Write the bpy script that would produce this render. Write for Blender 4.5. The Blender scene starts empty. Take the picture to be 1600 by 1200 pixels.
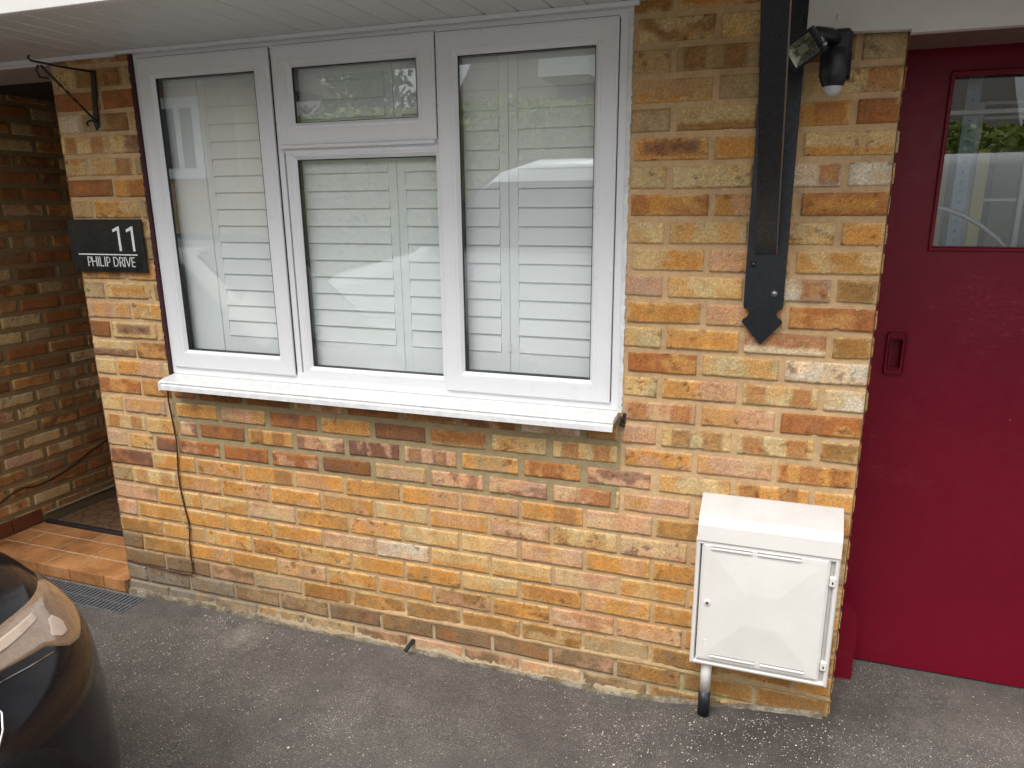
import bpy, math, random
import numpy as np
from mathutils import Vector, Matrix

S = bpy.context.scene
C = S.collection
ZO = 1.94            # all builders take heights measured from a brick joint 1.94 m above the drive

# ------------------------------------------------------------------ camera
cam = bpy.data.cameras.new("camera")
cam_o = bpy.data.objects.new("camera", cam)
C.objects.link(cam_o)
R3 = [(0.94098785, 0.33839619, -0.00546689), (0.0839307, -0.24897616, -0.96486606), (-0.32786812, 0.9074684, -0.26268537)]
m = Matrix(((R3[0][0], -R3[1][0], -R3[2][0], -0.2128),
            (R3[0][1], -R3[1][1], -R3[2][1], -2.1863),
            (R3[0][2], -R3[1][2], -R3[2][2], -0.3439 + ZO),
            (0, 0, 0, 1)))
cam_o.matrix_world = m
cam.sensor_width = 36
cam.lens = 36 * 1169.82 / 1600
cam.shift_x = -15.76 / 1600
cam.shift_y = 44.78 / 1600
cam.clip_start = 0.05
cam.clip_end = 500
S.camera = cam_o

# ------------------------------------------------------------------ light
SUN_EL, SUN_AZ = math.radians(57), math.radians(196)     # azimuth clockwise from +y: high, behind the camera
w = bpy.data.worlds.new("World")
S.world = w
w.use_nodes = True
nt = w.node_tree
bg = nt.nodes["Background"]
sky = nt.nodes.new("ShaderNodeTexSky")
sky.sky_type = 'NISHITA'
sky.sun_disc = False
sky.sun_elevation = SUN_EL
sky.sun_rotation = SUN_AZ
sky.dust_density = 4
hs = nt.nodes.new("ShaderNodeHueSaturation")
hs.inputs['Saturation'].default_value = 0.22               # overcast: the blue is veiled by cloud
nt.links.new(sky.outputs[0], hs.inputs['Color'])
cm = nt.nodes.new("ShaderNodeMix"); cm.data_type = 'RGBA'
cm.inputs[0].default_value = 0.55
cm.inputs[7].default_value = (10.5, 10.6, 10.8, 1)
nt.links.new(hs.outputs[0], cm.inputs[6])
tc = nt.nodes.new("ShaderNodeTexCoord"); sx = nt.nodes.new("ShaderNodeSeparateXYZ"); nt.links.new(tc.outputs['Generated'], sx.inputs[0])
gr = nt.nodes.new("ShaderNodeMapRange"); gr.inputs['From Min'].default_value = 0; gr.inputs['From Max'].default_value = 1   # overcast: the zenith is brighter than the horizon
gr.inputs['To Min'].default_value = .5; gr.inputs['To Max'].default_value = 1.62
nt.links.new(sx.outputs[2], gr.inputs['Value'])
mg = nt.nodes.new("ShaderNodeVectorMath"); mg.operation = 'SCALE'
nt.links.new(cm.outputs[2], mg.inputs[0]); nt.links.new(gr.outputs[0], mg.inputs['Scale'])
nt.links.new(mg.outputs[0], bg.inputs[0])
bg.inputs[1].default_value = 0.12
sun = bpy.data.lights.new("sun", 'SUN')
sun.energy = 1.0
sun.angle = math.radians(30)
sun.color = (1.0, 0.96, 0.9)
sun_o = bpy.data.objects.new("sun", sun)
C.objects.link(sun_o)
sd = Vector((math.sin(SUN_AZ) * math.cos(SUN_EL), math.cos(SUN_AZ) * math.cos(SUN_EL), math.sin(SUN_EL)))
sun_o.rotation_euler = sd.to_track_quat('Z', 'Y').to_euler()
S.view_settings.view_transform = 'Standard'
S.view_settings.look = 'None'
S.view_settings.exposure = 0.7
S.view_settings.gamma = 1
S.cycles.max_bounces = 10
S.cycles.transparent_max_bounces = 16

# ------------------------------------------------------------------ materials
def lin(r, g, b):
    f = lambda c: (c / 255 / 12.92) if c / 255 <= .04045 else ((c / 255 + .055) / 1.055) ** 2.4
    return (f(r), f(g), f(b), 1)

class NT:
    def __init__(s, name):
        s.m = bpy.data.materials.new(name); s.m.use_nodes = True
        s.t = s.m.node_tree; s.b = s.t.nodes["Principled BSDF"]
    def n(s, typ, **kw):
        nd = s.t.nodes.new("ShaderNode" + typ)
        for k, v in kw.items():
            if k in nd.inputs.keys(): nd.inputs[k].default_value = v
            else: setattr(nd, k, v)
        return nd
    def l(s, a, b): s.t.links.new(a, b)
    def coord(s, scale=(1, 1, 1)):
        g = s.n("NewGeometry"); mp = s.n("Mapping"); mp.inputs['Scale'].default_value = scale
        s.l(g.outputs['Position'], mp.inputs['Vector']); return mp.outputs[0]
    def noise(s, scale, detail=4, rough=.6, sc=(1, 1, 1), dist=0):
        nd = s.n("TexNoise"); nd.inputs['Scale'].default_value = scale; nd.inputs['Detail'].default_value = detail
        nd.inputs['Roughness'].default_value = rough; nd.inputs['Distortion'].default_value = dist
        s.l(s.coord(sc), nd.inputs['Vector']); return nd.outputs['Fac']
    def ramp(s, fac, stops):
        r = s.n("ValToRGB"); e = r.color_ramp.elements
        while len(e) < len(stops): e.new(.5)
        for i, (p, c) in enumerate(stops):
            e[i].position = p; e[i].color = c if len(c) == 4 else (*c, 1)
        s.l(fac, r.inputs[0]); return r.outputs[0]
    def mix(s, fac, a, b, mode='MIX'):
        x = s.n("Mix", data_type='RGBA', blend_type=mode)
        for i, v in ((0, fac), (6, a), (7, b)):
            if hasattr(v, 'is_output'): s.l(v, x.inputs[i])
            else: x.inputs[i].default_value = v
        return x.outputs[2]
    def bump(s, h, strength=.3, dist=.002):
        b = s.n("Bump"); b.inputs['Strength'].default_value = strength; b.inputs['Distance'].default_value = dist
        s.l(h, b.inputs['Height']); s.l(b.outputs[0], s.b.inputs['Normal'])
    def set(s, col=None, rough=None, metal=None, spec=None, coat=None):
        for k, v in (('Base Color', col), ('Roughness', rough), ('Metallic', metal), ('Specular IOR Level', spec), ('Coat Weight', coat)):
            if v is None: continue
            if hasattr(v, 'is_output'): s.l(v, s.b.inputs[k])
            else: s.b.inputs[k].default_value = v
        return s

W4 = lambda v: (v, v, v, 1)
def simple(name, col, rough=.5, metal=0, var=.12, scale=25, bump=.0, spec=.5, coat=0, bscale=300, rvar=.1):
    t = NT(name)
    n1 = t.noise(scale, 5, .65)
    k = t.ramp(n1, [(.3, W4(1 - var)), (.7, W4(1 + var * .4))])
    t.set(t.mix(1.0, col, k, 'MULTIPLY'), None, metal, spec, coat)
    rr = t.ramp(t.noise(scale * 2.3, 3), [(.3, W4(max(0, rough - rvar))), (.7, W4(min(1, rough + rvar)))])
    t.l(rr, t.b.inputs['Roughness'])
    if bump: t.bump(t.noise(bscale, 4), bump, .001)
    return t.m

M = {}
# brick: the fired colour of every brick is in its vertices; grain, pits and sand texture here
def brick_mat(name, grain=1.0):
    t = NT(name)
    a = t.n("Attribute", attribute_name="Col")
    g1 = t.noise(300, 4, .8); g2 = t.noise(105, 4, .75, (1, 1, 1.5)); g3 = t.noise(185, 3, .7)
    c = t.mix(1.0, a.outputs['Color'], t.ramp(g1, [(.3, W4(.66)), (.5, W4(1)), (.7, W4(1.26))]), 'MULTIPLY')
    c = t.mix(1.0, c, t.ramp(g2, [(.3, W4(.78)), (.7, W4(1.14))]), 'MULTIPLY')
    c = t.mix(1.0, c, t.ramp(g3, [(.3, W4(.74)), (.5, W4(1)), (.68, W4(1.16))]), 'MULTIPLY')
    v = t.n("TexVoronoi"); v.inputs['Scale'].default_value = 85; t.l(t.coord(), v.inputs['Vector'])
    pits = t.ramp(v.outputs['Distance'], [(.05, W4(1)), (.11, W4(0))])
    pm = t.n("Math", operation='MULTIPLY'); t.l(pits, pm.inputs[0]); t.l(t.ramp(t.noise(60, 2), [(.52, W4(0)), (.6, W4(.8))]), pm.inputs[1])
    c = t.mix(pm.outputs[0], c, (.07, .035, .02, 1))
    t.set(c, .93, 0, .18)
    h = t.n("Math", operation='ADD'); t.l(g1, h.inputs[0]); t.l(g2, h.inputs[1])
    h2 = t.n("Math", operation='SUBTRACT'); t.l(h.outputs[0], h2.inputs[0]); t.l(pm.outputs[0], h2.inputs[1])
    t.bump(h2.outputs[0], .75 * grain, .0025)
    return t.m
M['brick'] = brick_mat('rough_brick')
def mortar_mat():
    t = NT('sandy_mortar')
    a = t.n("Attribute", attribute_name="Col")
    g1 = t.noise(600, 3, .7); g2 = t.noise(60, 5, .7)
    c = t.mix(1.0, a.outputs['Color'], t.ramp(g1, [(.3, W4(.72)), (.7, W4(1.2))]), 'MULTIPLY')
    c = t.mix(1.0, c, t.ramp(g2, [(.3, W4(.85)), (.7, W4(1.1))]), 'MULTIPLY')
    t.set(c, .95, 0, .15)
    t.bump(g1, .8, .002)
    return t.m
M['mortar'] = mortar_mat()

def tarmac_mat():
    t = NT('tarmac')
    n1 = t.noise(1.6, 6, .65); n2 = t.noise(9, 5, .7); n3 = t.noise(260, 3, .8); n4 = t.noise(700, 2, .7)
    c = t.ramp(n1, [(.3, lin(95, 89, 85)), (.52, lin(107, 102, 97)), (.7, lin(120, 115, 109))])
    c = t.mix(1.0, c, t.ramp(n2, [(.3, W4(.82)), (.7, W4(1.15))]), 'MULTIPLY')
    c = t.mix(1.0, c, t.ramp(n3, [(.32, W4(.42)), (.5, W4(.98)), (.7, W4(1.75))]), 'MULTIPLY')
    c = t.mix(1.0, c, t.ramp(n4, [(.3, W4(.75)), (.7, W4(1.3))]), 'MULTIPLY')
    # paler worn aggregate in small chips, scattered in drifts
    for sc, thr, dens, colr in ((150, .2, (.44, .64), lin(205, 200, 190)), (80, .11, (.48, .7), lin(228, 224, 214)), (210, .26, (.4, .62), lin(165, 159, 150))):
        v = t.n("TexVoronoi"); v.inputs['Scale'].default_value = sc; t.l(t.coord(), v.inputs['Vector'])
        pick = t.n("SeparateColor"); t.l(v.outputs['Color'], pick.inputs[0])
        a = t.ramp(v.outputs['Distance'], [(thr, W4(1)), (thr + .08, W4(0))])
        b = t.ramp(pick.outputs[0], [(.66, W4(0)), (.7, W4(1))])
        d = t.ramp(t.noise(3.2, 4), [(dens[0], W4(.15)), (dens[1], W4(1))])
        mm = t.n("Math", operation='MULTIPLY'); t.l(a, mm.inputs[0]); t.l(b, mm.inputs[1])
        m2 = t.n("Math", operation='MULTIPLY'); t.l(mm.outputs[0], m2.inputs[0]); t.l(d, m2.inputs[1])
        c = t.mix(m2.outputs[0], c, colr)
    # dusty cement spots
    for (x, y, r, k) in ((-2.12, -.12, .11, .45), (-1.58, -.37, .04, .16), (-1.33, -.28, .045, .2), (-1.3, -.1, .05, .12), (-.35, -.45, .03, .25), (.5, .1, .3, .25), (-1.0, -.9, .25, .16)):
        g = t.n("NewGeometry"); d = t.n("VectorMath", operation='DISTANCE'); t.l(g.outputs['Position'], d.inputs[0])
        d.inputs[1].default_value = (x, y, .0 if x < -.5 else .08)
        ad = t.n("Math", operation='MULTIPLY_ADD'); t.l(t.noise(22, 5, .8), ad.inputs[0]); ad.inputs[1].default_value = r * 3.0; t.l(d.outputs['Value'], ad.inputs[2])
        f = t.ramp(ad.outputs[0], [(min(.99, r * 1.35), W4(k)), (min(1, r * 2.6), W4(0))])
        c = t.mix(f, c, lin(176, 168, 155))
    # blackened grit along the pier foot
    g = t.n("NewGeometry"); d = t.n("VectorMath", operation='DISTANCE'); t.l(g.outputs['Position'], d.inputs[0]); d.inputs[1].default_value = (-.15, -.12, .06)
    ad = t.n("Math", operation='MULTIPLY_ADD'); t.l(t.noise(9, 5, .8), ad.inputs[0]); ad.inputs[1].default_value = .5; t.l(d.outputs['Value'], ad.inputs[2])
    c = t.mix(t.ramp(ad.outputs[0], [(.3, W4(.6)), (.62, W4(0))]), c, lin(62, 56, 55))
    t.set(c, .85, 0, .35)
    h = t.n("Math", operation='MULTIPLY_ADD'); t.l(n3, h.inputs[0]); h.inputs[1].default_value = 1.4; t.l(n4, h.inputs[2])
    t.bump(h.outputs[0], .9, .004)
    return t.m
M['tarmac'] = tarmac_mat()
M['upvc'] = simple('white_plastic', (.80, .80, .82, 1), .32, var=.03, scale=6, rvar=.06)
M['sillw'] = simple('weathered_white_plastic', (.76, .76, .75, 1), .4, var=.2, scale=30, bump=.1)
M['soffit'] = simple('soffit_plastic', (.6, .6, .58, 1), .45, var=.0, scale=2, rvar=.01)
M['fascia'] = simple('painted_board', (.70, .68, .65, 1), .5, var=.06, scale=14, bump=.08, bscale=60)
M['shutter'] = simple('shutter_paint', (.91, .935, .93, 1), .45, var=.03, scale=5)
M['gasket'] = simple('black_rubber', (.012, .013, .015, 1), .5)
M['black'] = simple('black_gloss_paint', (.009, .011, .016, 1), .3, var=.3, scale=40, bump=.03, bscale=40, rvar=.06)
M['iron'] = simple('wrought_iron_paint', (.012, .012, .013, 1), .4, bump=.3, bscale=200)
M['blackpl'] = simple('black_plastic', (.013, .015, .02, 1), .38, bump=.1)
M['edge'] = simple('brown_edge_highlight', lin(120, 100, 90), .6)
M['slate'] = simple('black_slate', (.012, .016, .016, 1), .3, var=.5, scale=16, bump=.15, bscale=40)
M['lettering'] = simple('white_lettering', (.85, .85, .84, 1), .5, var=.02)
M['steel'] = simple('dull_steel', lin(150, 152, 155), .35, .9, bump=.1)
M['galv'] = simple('galvanised_steel', lin(120, 135, 155), .4, .6, var=.25, scale=40)
M['box'] = simple('cream_plastic', (.77, .745, .70, 1), .5, var=.06, rvar=.03, scale=9, bump=.05)
M['boxtop'] = simple('darker_cream_plastic', (.60, .575, .545, 1), .6, var=.12, scale=9, bump=.1)  # hood top: darker, greyer cream than the case
M['pipew'] = simple('pale_pipe', (.78, .75, .70, 1), .5, var=.15)
M['copper'] = simple('dark_metal_pipe', (.05, .055, .05, 1), .35, .6)
M['cable'] = simple('brown_cable', lin(84, 52, 34), .5)
M['cabled'] = simple('dark_cable', lin(50, 36, 28), .5)
M['oldpaint'] = simple('old_red_paint', lin(66, 24, 32), .7, var=.35, scale=150, bump=.5)
M['rimwhite'] = simple('white_door_stop', (.6, .6, .6, 1), .5)
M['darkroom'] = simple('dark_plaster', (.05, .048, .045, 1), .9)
M['white_room'] = simple('room_wall', (.6, .6, .58, 1), .9)
M['yellow'] = simple('yellow_wood', lin(196, 180, 92), .6)
M['aluminium'] = simple('aluminium', lin(178, 180, 182), .4, .5)
M['khaki'] = simple('khaki_board', lin(120, 122, 90), .7)
M['threshold'] = simple('black_threshold', (.02, .02, .022, 1), .5)
M['drain'] = simple('grey_grating', lin(112, 114, 118), .5, .1, var=.3, scale=40)
M['dark'] = simple('dark_gap', (.006, .006, .006, 1), .9)
M['pebble'] = simple('pale_grit', lin(232, 224, 206), .8)
M['hedge'] = simple('hedge_leaf', (.34, .40, .09, 1), .7, var=.5, scale=3)
M['leafg'] = simple('tree_leaf', (.05, .085, .03, 1), .7, var=.4, scale=3)
M['bark'] = simple('bark', (.12, .09, .07, 1), .9)
M['tilesroof'] = simple('roof_tiles', lin(112, 104, 96), .8, var=.2, scale=3)
M['whiterender'] = simple('white_render', (.75, .76, .76, 1), .8)
M['vanpaint'] = simple('white_van_paint', (.8, .81, .83, 1), .25, coat=.6, var=.02)
M['darkglass'] = simple('dark_window', (.02, .022, .025, 1), .08)
M['rubber'] = simple('tyre_rubber', (.018, .018, .02, 1), .8, bump=.3)
M['grass'] = simple('lawn', (.06, .09, .025, 1), .9, var=.4, scale=4)
M['carpl'] = simple('dark_cladding', (.010, .0095, .011, 1), .6, bump=.2, bscale=500, spec=.2)
M['chrome'] = simple('chrome', (.7, .72, .75, 1), .08, 1, var=.02)

def red_mat():
    t = NT('crimson_gloss_paint')
    c = t.ramp(t.noise(2.2, 5, .6), [(.3, (.150, .0025, .015, 1)), (.7, (.178, .004, .019, 1))])
    # fine scratches and pin-prick chips
    wv = t.noise(14, 2, .5, (1, 1, 14), 1.6)
    s1 = t.ramp(wv, [(.494, W4(0)), (.5, W4(1)), (.506, W4(0))])
    msk = t.ramp(t.noise(5, 3), [(.55, W4(0)), (.66, W4(.55))])
    mm = t.n("Math", operation='MULTIPLY'); t.l(s1, mm.inputs[0]); t.l(msk, mm.inputs[1])
    c = t.mix(mm.outputs[0], c, lin(200, 120, 125))
    v = t.n("TexVoronoi"); v.inputs['Scale'].default_value = 16; t.l(t.coord(), v.inputs['Vector'])
    sp = t.n("SeparateColor"); t.l(v.outputs['Color'], sp.inputs[0])
    a = t.ramp(v.outputs['Distance'], [(.025, W4(1)), (.05, W4(0))]); b = t.ramp(sp.outputs[0], [(.8, W4(0)), (.86, W4(.6))])
    m2 = t.n("Math", operation='MULTIPLY'); t.l(a, m2.inputs[0]); t.l(b, m2.inputs[1])
    c = t.mix(m2.outputs[0], c, lin(205, 140, 140))
    t.set(c, None, 0, .28)
    t.l(t.ramp(t.noise(30, 4), [(.3, W4(.3)), (.7, W4(.46))]), t.b.inputs['Roughness'])
    t.bump(t.noise(55, 4, .6, (1, 1, .25)), .18, .002)
    return t.m
M['red'] = red_mat()

def tile_mat():
    t = NT('terracotta_tile')
    n = t.noise(7, 4, .6); n2 = t.noise(60, 4)
    c = t.ramp(n, [(.3, lin(142, 96, 60)), (.5, lin(184, 128, 80)), (.72, lin(206, 152, 104))])
    c = t.mix(1.0, c, t.ramp(n2, [(.3, W4(.85)), (.7, W4(1.1))]), 'MULTIPLY')
    t.set(c, .42, 0, .5)
    t.bump(n2, .15, .001)
    return t.m
M['tile'] = tile_mat()
M['grout'] = simple('tile_grout', lin(205, 178, 146), .9, var=.3, scale=60, bump=.4)

def mat_mat():
    t = NT('coir_mat')
    wv = t.n("TexVoronoi", feature='DISTANCE_TO_EDGE'); wv.inputs['Scale'].default_value = 16
    mp = t.coord(); nz = t.n("TexNoise"); nz.inputs['Scale'].default_value = 8; t.l(mp, nz.inputs['Vector'])
    ad = t.n("VectorMath", operation='MULTIPLY_ADD'); t.l(nz.outputs['Color'], ad.inputs[0]); ad.inputs[1].default_value = (.12, .12, 0); t.l(mp, ad.inputs[2])
    t.l(ad.outputs[0], wv.inputs['Vector'])
    c = t.ramp(wv.outputs['Distance'], [(.03, lin(92, 68, 46)), (.1, lin(126, 94, 62))])
    c = t.mix(1.0, c, t.ramp(t.noise(400, 3, .8), [(.3, W4(.6)), (.7, W4(1.3))]), 'MULTIPLY')
    t.set(c, .95); t.bump(t.noise(350, 3, .8), 1, .004)
    return t.m
M['coir'] = mat_mat()

def cement_mat():
    t = NT('lime_stained_cement')
    n1 = t.noise(14, 6, .75); n2 = t.noise(120, 4, .75)
    c = t.ramp(n1, [(.30, lin(88, 80, 70)), (.45, lin(130, 117, 98)), (.6, lin(172, 162, 144)), (.68, lin(128, 124, 100))])
    c = t.mix(1.0, c, t.ramp(n2, [(.3, W4(.6)), (.7, W4(1.2))]), 'MULTIPLY')
    t.set(c, .95, 0, .15); t.bump(n2, 1, .006)
    return t.m
M['cement'] = cement_mat()

def glass_mat(name, tint=(.972, .985, .982, 1), k=1.0, base=.05):
    t = NT(name)
    t.t.nodes.remove(t.b)
    out = t.t.nodes["Material Output"]
    tr = t.n("BsdfTransparent"); tr.inputs[0].default_value = tint
    gl = t.n("BsdfGlossy"); gl.inputs['Roughness'].default_value = .0; gl.inputs['Color'].default_value = (.95, 1, .98, 1)
    bm = t.n("Bump"); bm.inputs['Strength'].default_value = .012; bm.inputs['Distance'].default_value = .006
    t.l(t.noise(5, 2), bm.inputs['Height']); t.l(bm.outputs[0], gl.inputs['Normal'])
    g = t.n("NewGeometry"); dt = t.n("VectorMath", operation='DOT_PRODUCT'); t.l(g.outputs['Incoming'], dt.inputs[0]); t.l(g.outputs['Normal'], dt.inputs[1])
    ab = t.n("Math", operation='ABSOLUTE'); t.l(dt.outputs['Value'], ab.inputs[0])
    om = t.n("Math", operation='SUBTRACT'); om.inputs[0].default_value = 1.0; t.l(ab.outputs[0], om.inputs[1])
    pw = t.n("Math", operation='POWER'); t.l(om.outputs[0], pw.inputs[0]); pw.inputs[1].default_value = 5.0
    fr = t.n("Math", operation='MULTIPLY_ADD'); t.l(pw.outputs[0], fr.inputs[0]); fr.inputs[1].default_value = .96; fr.inputs[2].default_value = .04
    ma = t.n("Math", operation='MULTIPLY_ADD'); t.l(fr.outputs[0], ma.inputs[0]); ma.inputs[1].default_value = 1.3 * k; ma.inputs[2].default_value = base
    ma.use_clamp = True
    mx = t.n("MixShader"); t.l(ma.outputs[0], mx.inputs[0]); t.l(tr.outputs[0], mx.inputs[1]); t.l(gl.outputs[0], mx.inputs[2])
    t.l(mx.outputs[0], out.inputs['Surface'])
    return t.m
M['glass'] = glass_mat('double_glazing', k=1.25, base=.115)
M['glassg'] = glass_mat('garage_glass', (.8, .84, .83, 1), k=1.3, base=.06)

def car_mat():
    t = NT('wet_black_car_paint')
    v = t.n("TexVoronoi"); v.inputs['Scale'].default_value = 190; t.l(t.coord(), v.inputs['Vector'])
    sp = t.n("SeparateColor"); t.l(v.outputs['Color'], sp.inputs[0])
    a = t.ramp(v.outputs['Distance'], [(.0, W4(1)), (.32, W4(0))]); b = t.ramp(sp.outputs[0], [(.55, W4(0)), (.7, W4(1))])
    mm = t.n("Math", operation='MULTIPLY'); t.l(a, mm.inputs[0]); t.l(b, mm.inputs[1])
    t.set((.008, .007, .009, 1), .14, 0, .28, .0)
    t.b.inputs['Coat Roughness'].default_value = .03
    t.bump(mm.outputs[0], .6, .002)
    return t.m
M['carpaint'] = car_mat()
def lens_mat():
    t = NT('headlight_lens')
    n = t.noise(90, 4, .7)
    c = t.ramp(n, [(.3, lin(132, 110, 92)), (.7, lin(156, 132, 112))])
    t.set(c, .12, .25, .7, 1.0)
    t.bump(t.noise(240, 3), .15, .001)
    return t.m
M['lens'] = lens_mat()

# ------------------------------------------------------------------ object helpers
def tag(o, label=None, cat=None, group=None, kind=None):
    if label: o['label'] = label
    if cat: o['category'] = cat
    if group: o['group'] = group
    if kind: o['kind'] = kind
    return o
def empty(name, loc, label=None, cat=None, group=None, kind=None):
    o = bpy.data.objects.new(name, None); C.objects.link(o)
    o.empty_display_size = .1
    o.location = (loc[0], loc[1], loc[2] + ZO)
    o['_w'] = 1
    return tag(o, label, cat, group, kind)
WL = {}
def wloc(o):
    v = Vector((0, 0, 0))
    while o: v += o.location; o = o.parent
    return v

class MB:
    """collects geometry in world coordinates (z from the brick joint); build() links it as one mesh object"""
    def __init__(s): s.v = []; s.f = []; s.mi = []; s.cur = 0; s.col = None; s.sm = []; s.smooth = False
    def add(s, vs, fs):
        o = len(s.v); s.v += [tuple(p) for p in vs]
        for f in fs: s.f.append(tuple(i + o for i in f)); s.mi.append(s.cur); s.sm.append(s.smooth)
        return s
    def box(s, x0, x1, y0, y1, z0, z1, bev=0):
        if bev > 0:
            b = min(bev, (x1 - x0) * .45, (y1 - y0) * .45, (z1 - z0) * .45)
            vs = []; idx = {}
            for i in (0, 1):
                for j in (0, 1):
                    for k in (0, 1):
                        X = (x0, x1)[i]; Y = (y0, y1)[j]; Z = (z0, z1)[k]
                        sx = b if i == 0 else -b; sy = b if j == 0 else -b; sz = b if k == 0 else -b
                        idx[i, j, k] = len(vs)
                        vs += [(X, Y + sy, Z + sz), (X + sx, Y, Z + sz), (X + sx, Y + sy, Z)]
            I = lambda i, j, k, a: idx[i, j, k] + a
            fs = [[I(0, 0, 0, 0), I(0, 0, 1, 0), I(0, 1, 1, 0), I(0, 1, 0, 0)], [I(1, 0, 0, 0), I(1, 1, 0, 0), I(1, 1, 1, 0), I(1, 0, 1, 0)],
                  [I(0, 0, 0, 1), I(1, 0, 0, 1), I(1, 0, 1, 1), I(0, 0, 1, 1)], [I(0, 1, 0, 1), I(0, 1, 1, 1), I(1, 1, 1, 1), I(1, 1, 0, 1)],
                  [I(0, 0, 0, 2), I(0, 1, 0, 2), I(1, 1, 0, 2), I(1, 0, 0, 2)], [I(0, 0, 1, 2), I(1, 0, 1, 2), I(1, 1, 1, 2), I(0, 1, 1, 2)]]
            for j in (0, 1):
                for k in (0, 1): fs.append([I(0, j, k, 1), I(1, j, k, 1), I(1, j, k, 2), I(0, j, k, 2)])
            for i in (0, 1):
                for k in (0, 1): fs.append([I(i, 0, k, 0), I(i, 1, k, 0), I(i, 1, k, 2), I(i, 0, k, 2)])
            for i in (0, 1):
                for j in (0, 1): fs.append([I(i, j, 0, 0), I(i, j, 1, 0), I(i, j, 1, 1), I(i, j, 0, 1)])
            for i in (0, 1):
                for j in (0, 1):
                    for k in (0, 1): fs.append([I(i, j, k, 0), I(i, j, k, 1), I(i, j, k, 2)])
            return s.add(vs, fs)
        vs = [(x0, y0, z0), (x1, y0, z0), (x1, y1, z0), (x0, y1, z0), (x0, y0, z1), (x1, y0, z1), (x1, y1, z1), (x0, y1, z1)]
        return s.add(vs, [(0, 3, 2, 1), (4, 5, 6, 7), (0, 1, 5, 4), (1, 2, 6, 5), (2, 3, 7, 6), (3, 0, 4, 7)])
    def prism(s, poly, axis, a, b):
        """poly in the two other axes, extruded along axis from a to b"""
        def P(p, t):
            return {0: (t, p[0], p[1]), 1: (p[0], t, p[1]), 2: (p[0], p[1], t)}[axis]
        n = len(poly); vs = [P(p, a) for p in poly] + [P(p, b) for p in poly]
        fs = [tuple(range(n))[::-1], tuple(range(n, 2 * n))] + [(i, (i + 1) % n, n + (i + 1) % n, n + i) for i in range(n)]
        return s.add(vs, fs)
    def tube(s, pts, r, seg=10, cap=True, rs=None):
        pts = [Vector(p) for p in pts]; n = len(pts); rings = []
        up = Vector((0, 0, 1)); prev = None
        vs = []
        for i, p in enumerate(pts):
            d = (pts[min(i + 1, n - 1)] - pts[max(i - 1, 0)]).normalized()
            if prev is None:
                a = d.cross(up if abs(d.z) < .9 else Vector((1, 0, 0))).normalized()
            else:
                a = (prev - d * prev.dot(d)).normalized()
            prev = a; b = d.cross(a)
            rr = rs[i] if rs else r
            for k in range(seg):
                t = 2 * math.pi * k / seg
                vs.append(p + a * math.cos(t) * rr + b * math.sin(t) * rr)
        fs = [(i * seg + k, i * seg + (k + 1) % seg, (i + 1) * seg + (k + 1) % seg, (i + 1) * seg + k) for i in range(n - 1) for k in range(seg)]
        if cap: fs += [tuple(range(seg))[::-1], tuple(range((n - 1) * seg, n * seg))]
        sm = s.smooth; s.smooth = True; s.add(vs, fs); s.smooth = sm
        return s
    def lathe(s, prof, c, axis=Vector((0, 0, 1)), seg=24):
        axis = Vector(axis).normalized(); a = axis.orthogonal().normalized(); b = axis.cross(a); c = Vector(c); vs = []
        for (r, h) in prof:
            for k in range(seg):
                t = 2 * math.pi * k / seg
                vs.append(c + axis * h + (a * math.cos(t) + b * math.sin(t)) * max(r, 1e-5))
        n = len(prof)
        fs = [(i * seg + k, i * seg + (k + 1) % seg, (i + 1) * seg + (k + 1) % seg, (i + 1) * seg + k) for i in range(n - 1) for k in range(seg)]
        sm = s.smooth; s.smooth = True; s.add(vs, fs); s.smooth = sm
        return s
    def ring(s, x0, x1, z0, z1, prof):
        """mitred rectangular frame in the wall plane; prof = [(inset, y), ...]"""
        vs = []
        for (i, y) in prof: vs += [(x0 + i, y, z0 + i), (x1 - i, y, z0 + i), (x1 - i, y, z1 - i), (x0 + i, y, z1 - i)]
        fs = []
        for k in range(len(prof) - 1):
            for j in range(4): fs.append((k * 4 + j, k * 4 + (j + 1) % 4, k * 4 + 4 + (j + 1) % 4, k * 4 + 4 + j))
        return s.add(vs, fs)
    def xform(s, mat, start=0):
        for i in range(start, len(s.v)): s.v[i] = tuple(mat @ Vector(s.v[i]))
    def build(s, name, mats, parent=None, loc=None, label=None, cat=None, group=None, kind=None, recalc=True, zo=True):
        me = bpy.data.meshes.new(name)
        if parent is not None: base = wloc(parent)
        elif loc is not None: base = Vector((loc[0], loc[1], loc[2] + ZO))
        else:
            a = np.array(s.v); base = Vector((float(a[:, 0].mean()), float(a[:, 1].mean()), float(a[:, 2].min()) + ZO))
        a = np.array(s.v, float); a[:, 2] += ZO; a -= np.array(base)
        me.from_pydata(a.tolist(), [], s.f)
        if not isinstance(mats, (list, tuple)): mats = [mats]
        for q in mats: me.materials.append(M[q] if isinstance(q, str) else q)
        me.polygons.foreach_set('material_index', s.mi)
        me.polygons.foreach_set('use_smooth', s.sm)
        if s.col is not None:
            at = me.color_attributes.new('Col', 'FLOAT_COLOR', 'POINT')
            at.data.foreach_set('color', np.asarray(s.col, np.float32).ravel())
        if recalc:
            import bmesh
            bm = bmesh.new(); bm.from_mesh(me); bmesh.ops.recalc_face_normals(bm, faces=bm.faces); bm.to_mesh(me); bm.free()
        me.update()
        o = bpy.data.objects.new(name, me); C.objects.link(o)
        if parent is not None: o.parent = parent
        else: o.location = base
        return tag(o, label, cat, group, kind)

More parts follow.
